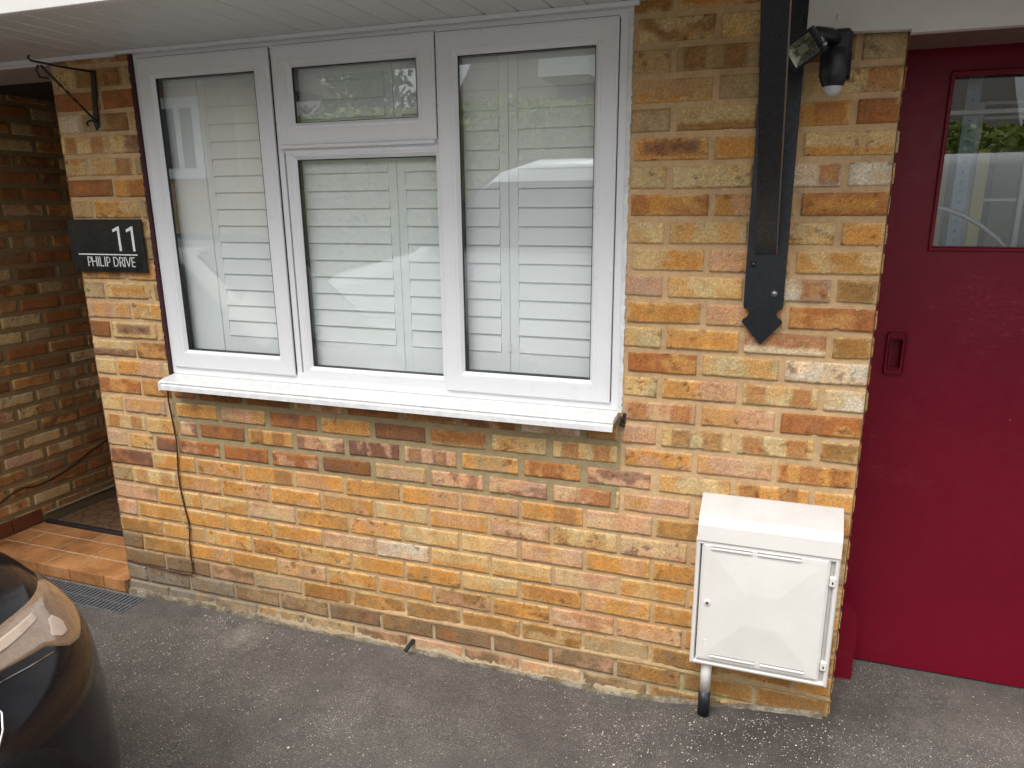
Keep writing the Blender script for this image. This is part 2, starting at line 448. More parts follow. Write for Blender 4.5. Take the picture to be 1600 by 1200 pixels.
# ------------------------------------------------------------------ value noise in numpy
rng0 = np.random.default_rng(7)
_T = rng0.random((64, 64, 16)).astype(np.float64)
def vnoise(x, y, s=0):
    x = np.asarray(x, float); y = np.asarray(y, float)
    xi = np.floor(x).astype(int); yi = np.floor(y).astype(int); fx = x - xi; fy = y - yi
    fx = fx * fx * (3 - 2 * fx); fy = fy * fy * (3 - 2 * fy); k = s % 16; o = (s * 17) % 64
    g = lambda a, b: _T[(a + o) % 64, (b + o * 3) % 64, k]
    return (g(xi, yi) * (1 - fx) * (1 - fy) + g(xi + 1, yi) * fx * (1 - fy) + g(xi, yi + 1) * (1 - fx) * fy + g(xi + 1, yi + 1) * fx * fy)
def fbm(x, y, s=0, o=4):
    a = 0; t = 0; k = 1.
    for i in range(o): a = a + k * vnoise(x * 2 ** i, y * 2 ** i, s + i * 3); t += k; k *= .55
    return a / t
def sst(a, b, x):
    t = np.clip((x - a) / (b - a), 0, 1); return t * t * (3 - 2 * t)

# ------------------------------------------------------------------ brickwork
PAL = {'O': lin(212, 154, 84), 'Y': lin(218, 188, 134), 'P': lin(208, 160, 126), 'R': lin(170, 100, 48), 'B': lin(138, 84, 42),
       'M': lin(120, 74, 62), 'W': lin(224, 204, 174), 'T': lin(186, 156, 112), 'K': lin(134, 106, 76), 'G': lin(140, 128, 112), 'D': lin(166, 122, 70)}
PAL = {k: np.array(v[:3]) * .86 + np.array(lin(206, 177, 138)[:3]) * .13 for k, v in PAL.items()}

def brick_mesh(bricks, P0, U, N, res=.0062):
    """bricks: (u0, u1, z0, z1, token). Returns MB with vertex colours. P0 + U*u + z, N = outward normal."""
    V = []; F = []; CO = []; base = 0
    U = np.array(U, float); N = np.array(N, float); P0 = np.array(P0, float)
    for bi, (u0, u1, z0, z1, tok) in enumerate(bricks):
        rs = np.random.default_rng(bi * 13 + int(abs(u0) * 1000) % 977)
        w_ = u1 - u0; h_ = z1 - z0; soft_ = z1 < -1.27 and N[1] != 0 and tok[0] != 'M'
        if w_ < .008 or h_ < .008: continue
        nu = max(4, int(w_ / res)); nz = max(4, int(h_ / res))
        g = np.linspace(0, 1, nu + 1); q = np.linspace(0, 1, nz + 1)
        # denser near the arrises
        A, B_ = np.meshgrid(g, q, indexing='ij')
        uu = u0 + A * w_; zz = z0 + B_ * h_
        sd = int(rs.integers(0, 1000)); ox, oz = rs.random(2) * 40
        X = uu * 1 + ox; Z = zz + oz
        tilt = rs.normal(0, .0008)
        j1 = (fbm(X * 45, Z * 45, sd) - .5); j2 = (fbm(X * 45 + 9, Z * 45 + 5, sd + 5) - .5)
        du = np.minimum(A * w_, (1 - A) * w_); dz = np.minimum(B_ * h_, (1 - B_) * h_)
        edge = 1 - sst(0, .012, np.minimum(du, dz))
        dist = np.minimum(du, dz)
        rc = .008
        corner = np.where((du < rc) & (dz < rc), rc - np.sqrt((rc - du) ** 2 + (rc - dz) ** 2), dist)
        d2 = corner + j1 * .0085 + .0008
        chipn = fbm(X * 28, Z * 28, sd + 2, 3)
        d2 = d2 - sst(.62, .74, chipn) * .009 * edge
        prof = sst(-.0008, .0032, d2)
        dep = -.010 + prof * (.0118 + rs.normal(0, .0008)) + (fbm(X * 120, Z * 120, sd + 1, 3) - .5) * .0026 * prof + (fbm(X * 20, Z * 30, sd + 4, 2) - .5) * .002
        dep += (A - .5) * tilt * 2
        bd = (A == 0) | (A == 1) | (B_ == 0) | (B_ == 1)
        dep = np.where(bd, -.02, dep)
        uu2 = uu + j1 * .0018 * edge; zz2 = zz + j2 * .0025 * edge + (rs.normal(0, .0006)) + (A - .5) * rs.normal(0, .0012)
        pos = P0 + uu2[..., None] * U + zz2[..., None] * np.array([0, 0, 1.]) + dep[..., None] * N
        # ---- fired colour
        b = PAL[tok[0]]; pat = tok[1] if len(tok) > 1 else ''; c2 = PAL[tok[2]] if len(tok) > 2 else PAL['R']
        col = np.ones(A.shape + (3,)) * b * (1 + rs.normal(0, .05))
        n1 = fbm(X * 16, Z * 26, sd + 7); n2 = fbm(X * 42, Z * 60, sd + 8)
        warm = np.array([1.05, .98, .88]); cool = np.array([.97, 1.02, 1.1])
        k = sst(.35, .65, n1)[..., None]; col = col * (warm * k + cool * (1 - k))
        if tok[0] in 'OD':   # ochre bricks: paler arris, deeper body
            k = (sst(-.002, .017, dist + (n2 - .5) * .022))[..., None]; core = col * np.array([.96, .91, .80]); col = core * k + (1 - k) * (col * .3 + PAL['Y'] * .78)
        if tok[0] in 'PY':
            k = (sst(.48, .7, fbm(X * 20 + 3, Z * 34, sd + 11)) * .55)[..., None]; col = col * (1 - k) + PAL['O' if tok[0] == 'Y' else 'Y'] * k
        nn = (n2 - .5)
        ww = A * w_; hh = B_ * h_
        def patch(cx, cz, hw, hh_, soft=.004):
            dx = np.abs(ww - cx) - hw + nn * .012; dzz = np.abs(hh - cz) - hh_ + nn * .012
            return 1 - sst(-soft, soft, np.maximum(dx, dzz))
        def paint(mask, c, a=.85):
            nonlocal col
            a = a * (.72 if soft_ else 1)
            mm = (mask * a * (.7 + .3 * sst(.3, .6, n2)))[..., None]; col = col * (1 - mm) + c * mm
        if pat == 's':
            for cx in (.22, .74):
                cx2 = cx + rs.normal(0, .04); s_ = .13 * (1 if w_ > .15 else 1.3)
                mk = patch(cx2 * w_, h_ * .52, s_ * w_, h_ * .40); paint(mk, c2, .8)
                inn = patch(cx2 * w_, h_ * .52, s_ * w_ * .6, h_ * .22); paint(inn, c2 * .45 + PAL['O'] * .55, .7)
        elif pat == '3':
            for cx in (.1, .42, .8): paint(patch(cx * w_, h_ * .5, (.055 if cx < .2 else .12) * w_, h_ * .42), c2, .85)
        elif pat in 'tl' and pat:
            cx = (.76 if pat == 't' else .26) + rs.normal(0, .03)
            paint(patch(cx * w_, h_ * .5, .17 * w_, h_ * .42), c2, .8); paint(patch(cx * w_, h_ * .5, .1 * w_, h_ * .22), c2 * .5 + PAL['O'] * .5, .6)
        elif pat == 'c':
            paint(patch(.5 * w_, h_ * .55, .36 * w_, h_ * .26, .008), c2, .9)
        elif pat == 'r':      # dark rim, lighter heart
            paint(1 - patch(.5 * w_, h_ * .5, .36 * w_, h_ * .2, .012), c2, .85)
        elif pat == 'b':
            paint(1 - sst(.42, .52, B_ + nn * .15), c2, .9)
        elif pat == 'h':
            paint(sst(.3, .42, B_ + nn * .15), c2, .9)
        elif pat == 'v':
            st = fbm(X * 48 + nn * 2, Z * 3, sd + 9, 2); paint(sst(.5, .66, st), c2, .75)
        elif pat == 'm':
            paint(sst(.47, .62, fbm(X * 15 + 7, Z * 22, sd + 10, 3)), c2, .8)
        elif pat == 'e':      # second colour towards one end
            paint(sst(.42, .6, A + nn * .4), c2, .85)
        elif pat == 'f':
            paint(1 - sst(.38, .56, A + nn * .4), c2, .85)
        # sandy speckle and pale lime bloom at the arris
        vs_ = fbm(X * 30, Z * 9, sd + 13, 3); col = col * (1 + (vs_ - .5) * .34)[..., None]
        sp = vnoise(X * 420, Z * 420, sd + 12); col = col * (1 + (sp - .5) * .18)[..., None]
        dn = fbm(X * 11, Z * 17, sd + 14, 3); gap_shade = sst(.5, .6, dn) * (1 - sst(-.001, .0034, d2)); bl = (1 - sst(0, .007, d2 + .001)) * .4 * (1 - sst(.44, .52, dn))
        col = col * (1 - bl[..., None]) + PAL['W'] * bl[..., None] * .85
        col = col * (1 - gap_shade[..., None] * .78) + np.array(lin(70, 50, 34)[:3]) * gap_shade[..., None] * .78  # dark broken rim: shadow gap beside the mortar painted into the colour
        if rs.random() < .3:        # scorch along one bed face
            q_ = (1 - B_) if rs.random() < .6 else B_; sc_ = (1 - sst(.02, .3, q_ + nn * .5)) * sst(.4, .6, fbm(X * 13, Z * 3, sd + 6, 2)) * .55
            col = col * (1 - sc_[..., None]) + PAL['B'] * sc_[..., None]
        spot = sst(.70, .80, fbm(X * 62 + nn * 3, Z * 62 - nn * 2, sd + 3, 2)) * (1 if rs.random() < .45 else .25)
        col = col * (1 - spot[..., None] * .6) + np.array(lin(96, 58, 36)[:3]) * spot[..., None] * .6
        nv = (nu + 1) * (nz + 1)
        V.append(pos.reshape(-1, 3)); CO.append(np.c_[np.clip(col.reshape(-1, 3), .005, .95), np.ones(nv)])
        ii, jj = np.meshgrid(np.arange(nu), np.arange(nz), indexing='ij'); i0 = (base + ii * (nz + 1) + jj).ravel()
        F.append(np.c_[i0, i0 + nz + 1, i0 + nz + 2, i0 + 1]); base += nv
    V = np.concatenate(V); F = np.concatenate(F); CO = np.concatenate(CO)
    return V, F, CO

def raw_mesh(name, V, F, CO, mat, parent, smooth=True):
    me = bpy.data.meshes.new(name); b = np.array(wloc(parent)) if parent else np.zeros(3)
    V = V.copy(); V[:, 2] += ZO; V -= b
    me.vertices.add(len(V)); me.vertices.foreach_set('co', V.astype(np.float32).ravel())
    me.loops.add(F.size); me.loops.foreach_set('vertex_index', F.astype(np.int32).ravel())
    me.polygons.add(len(F)); me.polygons.foreach_set('loop_start', np.arange(0, F.size, 4, dtype=np.int32))
    me.polygons.foreach_set('use_smooth', [smooth] * len(F))
    me.update(calc_edges=True); me.validate()
    if CO is not None:
        at = me.color_attributes.new('Col', 'FLOAT_COLOR', 'POINT'); at.data.foreach_set('color', CO.astype(np.float32).ravel())
    me.materials.append(M[mat])
    o = bpy.data.objects.new(name, me); C.objects.link(o)
    if parent: o.parent = parent
    return o

def mortar_grid(u0, u1, z0, z1, P0, U, N, colf, depf, hole=None, res=.0075):
    nu = int((u1 - u0) / res); nz = int((z1 - z0) / res)
    A, Z = np.meshgrid(np.linspace(u0, u1, nu + 1), np.linspace(z0, z1, nz + 1), indexing='ij')
    U = np.array(U, float); N = np.array(N, float)
    dep = depf(A, Z)
    pos = np.array(P0, float) + A[..., None] * U + Z[..., None] * np.array([0, 0, 1.]) + dep[..., None] * N
    col = colf(A, Z)
    ii, jj = np.meshgrid(np.arange(nu), np.arange(nz), indexing='ij')
    keep = np.ones(ii.shape, bool)
    if hole:
        cu = u0 + (ii + .5) * (u1 - u0) / nu; cz = z0 + (jj + .5) * (z1 - z0) / nz
        keep = ~((cu > hole[0]) & (cu < hole[1]) & (cz > hole[2]) & (cz < hole[3]))
    i0 = (ii * (nz + 1) + jj)[keep].ravel()
    F = np.c_[i0, i0 + nz + 1, i0 + nz + 2, i0 + 1]
    return pos.reshape(-1, 3), F, np.c_[col.reshape(-1, 3), np.ones(A.size)]

# --- the front wall, course by course. Course r spans z from -75r to -75(r-1) mm.
LW = -2.8125
WIN = (-2.428, -.688, -.955, .19)      # opening
G_ = .0040                              # half joint
def course_right(r, toks):
    """tokens from the pier's right edge leftwards, alternating full (odd) / half-first (even)"""
    out = []; x = 0.0; first = True
    for t in toks:
        wd = .1125 if (first and r % 2 == 0) else .225
        x0 = x - wd
        out.append([x0, x, t]); x = x0; first = False
    return out
def course_left(r, toks):
    out = []; x = LW; first = True
    for t in toks:
        wd = .1125 if (first and r % 2 != 0) else .225
        out.append([x, x + wd, t]); x += wd; first = False
    return out
RIGHT = {  # right to left, as far as the window
 -2: ['B', 'RmY', 'OmR', 'DmB'], -1: ['RmO', 'YeR', 'YmB'], 0: ['T', 'TeB', 'TsB', 'T'], 1: ['YtR', 'T', 'OmT'], 2: ['RmY', 'OtR', 'DhY', 'T'],
 3: ['OhY', 'O', 'OcM'], 4: ['W', 'WsR', 'Y', 'Y'], 5: ['OrR', 'OmP', 'OmR'], 6: ['O', 'YfR', 'YsO', 'Y'], 7: ['OmY', 'OfP', 'OfY'],
 8: ['D', 'WtR', 'YmO', 'P'], 9: ['RmO', 'OmP', 'OmD'], 10: ['D', 'WhR', 'O', 'Y'], 11: ['W', 'YtO', 'RmO'], 12: ['WmY', 'YsR', 'OeP', 'Y'],
 13: ['RmO', 'PfO', 'PsR'], 14: ['D', 'YsR', 'YsB', 'P'], 15: ['O3R', 'PmO', 'OmP'], 16: ['O', 'OsB', 'YmO', 'PmM'], 17: ['RmO', 'Y', 'PmO', 'YmO']}
LEFT = {
 -2: ['DsB', 'TeB', 'B'], -1: ['Y', 'DtB', 'T'], 0: ['RmB', 'RmB'], 1: ['W', 'TeB', 'Y'], 2: ['YsR', 'YeM'], 3: ['OmY', 'YtR', 'T'], 4: ['RrB', 'OeR'],
 5: ['T', 'OmY', 'T'], 6: ['OsB', 'YmR'], 7: ['Y', 'YmR', 'T'], 8: ['OsM', 'OmP'], 9: ['T', 'OrY', 'T'], 10: ['PsO', 'OmY'], 11: ['B', 'YcM', 'Y'],
 12: ['YbM', 'BmO'], 13: ['Y', 'OeP', 'YmO'], 14: ['RmO', 'RmO'], 15: ['YmO', 'PcO', 'W'], 16: ['YsR', 'YeO'], 17: ['PmY', 'YmO']}
LOW = {  # whole width from the left corner
 18: ['MmR', 'OmY', 'OmP', 'OtM', 'OmP', 'OmD', 'OeP', 'PsO', 'OtM', 'P', 'DmO', 'PmY', 'D'],
 19: ['TmD', 'YsR', 'OmP', 'OeP', 'OmP', 'OmP', 'YsO', 'OcP', 'PrD', 'YsD', 'PhY', 'YmP', 'PmY', 'P'],
 20: ['PmD', 'OmY', 'OmY', 'PmY', 'OmD', 'OmP', 'YmO', 'YeP', 'PmO', 'OtP', 'OmD', 'PmO', 'Y'],
 21: ['PmR', 'O', 'OmY', 'OmD', 'OmP', 'PmY', 'WmP', 'OhY', 'OhY', 'PmY', 'OmY', 'OmP', 'O', 'Y'],
 22: ['DmO', 'OeT', 'OmY', 'OmR', 'OmY', 'OmY', 'OmD', 'YbO', 'OcR', 'OmP', 'OmY', 'PmO', 'DmR'],
 23: ['KmP', 'DmO', 'OtP', 'O', 'PmO', 'OmY', 'OmP', 'DmP', 'OmD', 'PmR', 'PmO', 'OmD', 'DmO', 'P'],
 24: ['KmG', 'K', 'KmP', 'TmP', 'DtR', 'DmO', 'DmK', 'DmO', 'DmY', 'TmD', 'DmK', 'DmO', 'O'],
 25: ['G', 'GmK', 'GmK', 'KmT', 'KmT', 'KtM', 'KmD', 'KmR', 'KmR', 'KmP', 'DmK', 'DmK', 'D', 'D'],
 26: ['G', 'GmT', 'GmT', 'TmG', 'TmG', 'KmP', 'PmK', 'KmP', 'PmT', 'KmT', 'DmK', 'DmK', 'D']}
INF = {   # brickwork re-laid under the window, its own perpends
 14: ([-2.44, -2.316, -2.10, -1.895, -1.665, -1.445, -1.229, -1.015, -.802, -.680], ['RmP', 'BmR', 'BmR', 'PsR', 'BmR', 'DmB', 'BmP', 'WmP', 'DmB']),
 15: ([-2.436, -2.226, -2.00, -1.78, -1.558, -1.342, -1.122, -.906, -.680], ['OmD', 'PtO', 'RmM', 'OvR', 'BrM', 'DhR', 'YlO', 'YsR']),
 16: ([-2.436, -2.331, -2.105, -1.888, -1.668, -1.452, -1.232, -1.011, -.79, -.572], ['PmM', 'BmR', 'OsB', 'PmM', 'MvP', 'PsM', 'OmT', 'RvO', 'PmM']),
 17: ([-2.561, -2.452, -2.236, -2.004, -1.782, -1.566, -1.349, -1.129, -.91, -.69], ['MmR', 'RmP', 'RvM', 'RmP', 'BmM', 'TmP', 'PvB', 'PmM', 'PeR'])}
bricks = []
def jit(r, x):
    return 0 if (abs(x) < .02 or x < LW + .02) else (random.Random(int(round(x * 400)) * 31 + r * 7).random() - .5) * .009
def put(r, x0, x1, t, g=G_, zg=G_):
    e0, e1 = abs(x0 - LW) < .001, abs(x1) < .001
    x0 += 0 if e0 else jit(r, x0); x1 += 0 if e1 else jit(r, x1)
    z0, z1 = -r * .075, -(r - 1) * .075
    z1 = min(z1, .215) if r == -2 else z1
    a, b = x0 + g, x1 - g
    if abs(x0 - LW) < .001: a = x0
    if abs(x1) < .001: b = x1
    bricks.append((a, b, z0 + zg, z1 - zg, t))
for r in range(-2, 18):
    for x0, x1, t in course_right(r, RIGHT[r]):
        lim = WIN[1] + .004
        if r == 17: lim = -.69
        if r == 16: lim = -.572
        elif r in (14, 15): lim = -.680
        elif r > 12 and r != 17: lim = WIN[1]
        if x1 <= lim + .012: continue
        put(r, max(x0, lim - (G_ if r > 13 else 0)), x1, t, g=.0036, zg=.0034)
    for x0, x1, t in course_left(r, LEFT[r]):
        lim = WIN[0] - .006
        if r in (14, 15, 16): lim = -2.436
        if r == 17: lim = -2.561
        if x0 >= lim - .012: continue
        put(r, x0, min(x1, lim), t, g=.003, zg=.0026)
for r, (ed, tk) in INF.items():
    for i, t in enumerate(tk): put(r, ed[i], ed[i + 1], t, g=.0062, zg=.005)
for r, tk in LOW.items():
    for x0, x1, t in course_left(r, tk):
        if x0 >= -.01: continue
        put(r, x0, min(x1, 0), t, g=.0014, zg=.0006)


house = empty('brick_house', (-1.4, .1, -ZO), 'yellow brick house front with white canopy, white window and red garage door', 'house')
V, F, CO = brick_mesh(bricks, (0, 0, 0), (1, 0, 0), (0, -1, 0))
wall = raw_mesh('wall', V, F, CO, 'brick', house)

PM, PG, PWh = np.array(lin(208, 174, 132)[:3]), np.array(lin(166, 148, 112)[:3]), np.array(lin(190, 172, 142)[:3])
def front_col(A, Z):
    n = fbm(A * 6, Z * 6, 3); n2 = fbm(A * 30, Z * 30, 5)
    base = PM * (1 + (n - .5)[..., None] * .35)
    inf = (sst(-2.47, -2.44, A) * (1 - sst(-.69, -.66, A)) * (1 - sst(-1.282, -1.27, Z)) * 0 + ((A > -2.45) & (A < -.675) & (Z < -.9) & (Z > -1.283)).astype(float))[..., None]
    base = base * (1 - inf) + PG * inf
    lowm = (1 - sst(-1.42, -1.2, Z))[..., None]
    base = base * (1 - lowm * .45) + np.array(lin(184, 152, 110)[:3]) * lowm * .45
    white = sst(-1.79, -1.80, Z + (n2 - .5) * .01) * sst(.38, .55, n)     # lime bloom low down
    low = 1 - sst(-1.84, -1.79, Z + (n2 - .5) * .02)
    k = np.clip(low * .85, 0, 1)[..., None]
    base = base * (1 - k) + PWh * k
    grey = ((1 - sst(-2.3, -1.9, A)) * (1 - sst(-1.8, -1.74, Z)))[..., None] * .8
    base = base * (1 - grey) + np.array(lin(150, 140, 124)[:3]) * grey
    green = ((sst(-.9, -.4, A)) * (1 - sst(-1.86, -1.74, Z)) * sst(.4, .6, n2 * .5 + n * .5))[..., None] * .6
    base = base * (1 - green) + np.array(lin(150, 152, 100)[:3]) * green
    return base * (1 + (n2 - .5)[..., None] * .3)
def front_dep(A, Z):
    n = fbm(A * 60, Z * 60, 9, 3); n2 = fbm(A * 7, Z * 9, 2)
    d = -.0022 + (n - .5) * .004 + (n2 - .5) * .003 - .0015 * (Z > -.9)
    j = np.abs(Z + 1.8 - (n2 - .5) * .02)          # slobbered joint above the lowest full course
    bulge = (1 - sst(.002, .004 + .02 * n2, j)) * sst(-1.9, -1.5, A) * (.0085)
    base = (1 - sst(-1.93, -1.905, Z + (n - .5) * .05 + (n2 - .5) * .03)) * .009
    return d + np.maximum(bulge, base)
V, F, CO = mortar_grid(LW + .004, -.004, -2.02, .215, (0, 0, 0), (1, 0, 0), (0, -1, 0), front_col, front_dep, (WIN[0] - .002, WIN[1] + .003, WIN[2] - .010, .3))
raw_mesh('mortar', V, F, CO, 'mortar', wall)

# returns of the front wall (porch side and garage side), and the back-up wall round the opening
ret = []
for r in range(-2, 27):
    z0, z1 = -r * .075, -(r - 1) * .075
    if r == -2: z1 = .215
    if r % 2: cuts = [(.0, .215), (.225, .33)]
    else: cuts = [(.0, .1), (.11, .33)]
    for a, b in cuts: ret.append((a + .003, b, z0 + .005, z1 - .005, random.Random(r * 7 + int(a * 100)).choice(['O', 'YmO', 'RmO', 'OmP', 'YsR', 'T'])))
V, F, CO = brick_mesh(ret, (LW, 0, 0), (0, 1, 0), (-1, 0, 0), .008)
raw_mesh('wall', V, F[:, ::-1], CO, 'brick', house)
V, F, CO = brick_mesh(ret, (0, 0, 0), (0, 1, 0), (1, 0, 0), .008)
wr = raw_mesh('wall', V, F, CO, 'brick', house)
rc_ = lambda A, Z: np.ones(A.shape + (3,)) * PM * (1 + (fbm(A * 8, Z * 8, 4) - .5)[..., None] * .3)
rd_ = lambda A, Z: -.002 + (fbm(A * 60, Z * 60, 9, 3) - .5) * .004
V, F, CO = mortar_grid(0.0, .33, -2.02, .215, (0, 0, 0), (0, 1, 0), (1, 0, 0), rc_, rd_); raw_mesh('mortar', V, F, CO, 'mortar', wr)
V, F, CO = mortar_grid(0.0, .33, -2.02, .215, (LW, 0, 0), (0, 1, 0), (-1, 0, 0), rc_, rd_); raw_mesh('mortar', V, F[:, ::-1], CO, 'mortar', wr)
b = MB()
b.box(LW + .006, WIN[0] - .002, .012, .33, -2.02, .5); b.box(WIN[1] + .002, -.006, .012, .33, -2.02, .5)
b.box(WIN[0] - .002, WIN[1] + .002, .012, .33, -2.02, WIN[2]); b.box(LW + .006, -.006, .05, .33, .19, .5)
b.build('inner_leaf', M['mortar'], house)

# porch side wall
sw = []
rr = random.Random(5)
TK = ['RmO', 'OmR', 'DmR', 'YsR', 'TsB', 'B', 'OsB', 'DsB', 'YeR', 'R', 'RmB', 'TtB', 'PmR', 'DlB', 'Y', 'KmR', 'BmO', 'TmD']
for r in range(-6, 26):
    off = 0 if r % 2 else .1125
    x = -.7 + off
    while x < 1.5:
        sw.append((x + .0055, x + .2195, -r * .075 + .0055, -(r - 1) * .075 - .0055, rr.choice(TK))); x += .225
SX = -3.76
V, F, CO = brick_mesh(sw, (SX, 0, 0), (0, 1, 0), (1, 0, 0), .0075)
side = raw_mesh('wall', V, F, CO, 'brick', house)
mc = lambda A, Z: np.ones(A.shape + (3,)) * np.array(lin(156, 132, 96)[:3]) * (1 + (fbm(A * 8, Z * 8, 4) - .5)[..., None] * .4)
md = lambda A, Z: -.004 + (fbm(A * 60, Z * 60, 9, 3) - .5) * .004
V, F, CO = mortar_grid(-.7, 1.5, -2.02, .52, (SX, 0, 0), (0, 1, 0), (1, 0, 0), mc, md, res=.012)
raw_mesh('mortar', V, F, CO, 'mortar', side)
b = MB(); b.box(SX - .3, SX - .012, -.7, 1.6, -2.02, .5); b.build('inner_leaf', M['mortar'], house)
# porch back, inner ceiling
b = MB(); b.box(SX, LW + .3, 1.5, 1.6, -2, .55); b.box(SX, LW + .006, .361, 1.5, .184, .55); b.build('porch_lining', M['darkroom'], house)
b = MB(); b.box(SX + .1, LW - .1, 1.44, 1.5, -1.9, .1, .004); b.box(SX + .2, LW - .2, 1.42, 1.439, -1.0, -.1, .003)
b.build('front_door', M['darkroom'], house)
b = MB(); b.box(LW + .006, -.7 + .7, .33, .36, -2, .5); 
# room behind the window
b = MB()
b.add([(-2.8, .33, -2), (-.1, .33, -2), (-.1, 2.5, -2), (-2.8, 2.5, -2), (-2.8, .33, .5), (-.1, .33, .5), (-.1, 2.5, .5), (-2.8, 2.5, .5)],
      [(0, 1, 2, 3), (4, 5, 6, 7), (1, 2, 6, 5), (2, 3, 7, 6), (3, 0, 4, 7)])
b.build('room_lining', M['white_room'], house)

# ------------------------------------------------------------------ canopy
def soffit_part(x0, x1, y0, y1, z, name='soffit', pitch=.1, mat='soffit', ph=0.0):
    b = MB(); x = x0 - ((x0 - ph) % pitch)
    prof = []
    while x < x1 + pitch:
        for dx, dz in ((0, .006), (.0035, 0), (pitch - .0045, 0), (pitch - .001, .006)):
            xx = x + dx
            if x0 <= xx <= x1: prof.append((xx, z + dz))
        x += pitch
    n = len(prof)
    vs = [(p[0], y0, p[1]) for p in prof] + [(p[0], y1, p[1]) for p in prof]
    b.add(vs, [(i, i + 1, n + i + 1, n + i) for i in range(n - 1)])
    return b.build(name, M[mat], house, recalc=False)
soffit_part(-4.6, 2.6, -.53, -.004, .187, ph=.0)
soffit_part(SX, LW - .004, .006, .36, .187, ph=.03)
b = MB()
b.box(-4.6, 2.6, -.556, -.531, .172, .40, .002); b.box(-4.6, 2.6, -.53, -.515, .178, .1865)
b.build('fascia', M['fascia'], house)
b = MB(); b.box(-4.6, 2.6, -.53, .6, .31, .4); b.box(-4.6, SX, -.1, .5, .187, .31); b.build('canopy_roof', M['fascia'], house)
b = MB(); b.box(-4.6, -2.49, -.016, -.003, .172, .1865, .001); b.box(SX, LW - .003, -.002, .012, .165, .1865)
b.box(-2.489, -.66, -.022, -.004, .176, .1865, .001)
b.build('soffit_trim', M['upvc'], house)

# ------------------------------------------------------------------ window
win = MB()
FY = .004
X0, X1, Z0, Z1 = -2.424, -.690, -.945, .176
# outer frame ring, mullions, transom
win.ring(X0, X1, Z0, Z1, [(0, .07), (0, FY + .002), (.002, FY), (.040, FY), (.042, FY + .003), (.042, .048)])
for mx in (-1.857, -1.260): win.box(mx - .02, mx + .02, FY + .0015, .048, Z0 + .04, Z1 - .04)
win.box(-1.838, -1.279, FY + .0015, .048, -.162, -.128)
win.box(X0, X1, FY + .0006, .07, .1755, .187); window = win.build('window', M['upvc'], house)
def sash(x0, x1, z0, z1, proud=True):
    b = MB(); y = -.006 if proud else .0035
    if proud:
        b.ring(x0, x1, z0, z1, [(0, .012), (0, y + .003), (.0015, y + .001), (.006, y), (.007, y + .0012), (.008, y), (.046, y), (.0465, y + .0012), (.0475, y + .0002),
                                (.056, y + .001), (.058, y + .004), (.059, y + .004), (.064, y + .0105), (.066, y + .0125), (.066, .03)])
    else:
        b.ring(x0, x1, z0, z1, [(0, .012), (0, y + .001), (.001, y), (.018, y), (.019, y + .0015), (.020, y), (.026, y + .001), (.028, y + .003), (.034, y + .0085), (.036, y + .0105), (.036, .03)])
    o = b.build('sash' if proud else 'fixed_light', M['upvc'], window)
    # gasket: thin black bead round the glass, deep on the side one looks into
    i = .066 if proud else .036
    g = MB(); g.ring(x0 + i - .001, x1 - i + .001, z0 + i - .001, z1 - i + .001, [(0, y + .0135), (0, y + .0125), (.003, y + .0125), (.003, .034)])
    g.build('gasket', M['gasket'], window)
    p = MB(); p.box(x0 + i, x1 - i, y + .0170, y + .0205, z0 + i, z1 - i)
    p = MB(); yy = y + .017; p.add([(x0 + i, yy, z0 + i), (x1 - i, yy, z0 + i), (x1 - i, yy, z1 - i), (x0 + i, yy, z1 - i)], [(0, 1, 2, 3)])
    p.build('glass_pane', M['glass'], window, recalc=False)
    # black spacer bar between the panes
    s_ = MB(); s_.ring(x0 + i - .001, x1 - i + .001, z0 + i - .001, z1 - i + .001, [(0, y + .019), (.0035, y + .019), (.0035, y + .034), (0, y + .034)])
    s_.build('spacer_bar', M['gasket'], window)
sash(-2.404, -1.861, -.915, .160)
sash(-1.8475, -1.272, -.138, .161)
sash(-1.267, -.716, -.921, .157)
sash(-1.829, -1.247, -.915, -.148, False)
g = MB()
for (xa, xb, za, zb) in ((-1.8606, -1.8570, -.912, .158), (-1.2716, -1.2682, -.136, .160), (-.7158, -.7135, -.918, .155), (-2.4045, -1.861, .1603, .1625), (-1.8475, -1.2716, .1613, .1635), (-1.2665, -.716, .1573, .1595)):
    g = MB(); g.box(xa, xb, FY - .0008, FY + .0014, za, zb); g.build('sash_gap', M['gasket'], window)
# trickle lip between the fan light and the fixed light
b = MB(); b.prism([(-.012, -.150), (.004, -.150), (.004, -.139), (-.009, -.139), (-.013, -.143)], 0, -1.842, -1.276); b.build('drip_bar', M['upvc'], window)
# old paint line in the left reveal, ragged sealant on the right
b = MB(); rr = random.Random(3)
for i in range(90):
    z = -.95 + i * (1.13 / 90); o_ = rr.random() * .004
    b.box(-2.437 - o_, -2.4245, -.0035 - rr.random() * .002, .012, z, z + .0127)
b.build('old_paint_edge', M['oldpaint'], window)
b = MB()
for i in range(110):
    z = -.95 + i * (1.13 / 110); o_ = rr.random() * .0035
    b.box(-.6905, -.6795 + o_, .0005 - rr.random() * .002, .012, z, z + .0104)
b.build('sealant', M['sillw'], window)
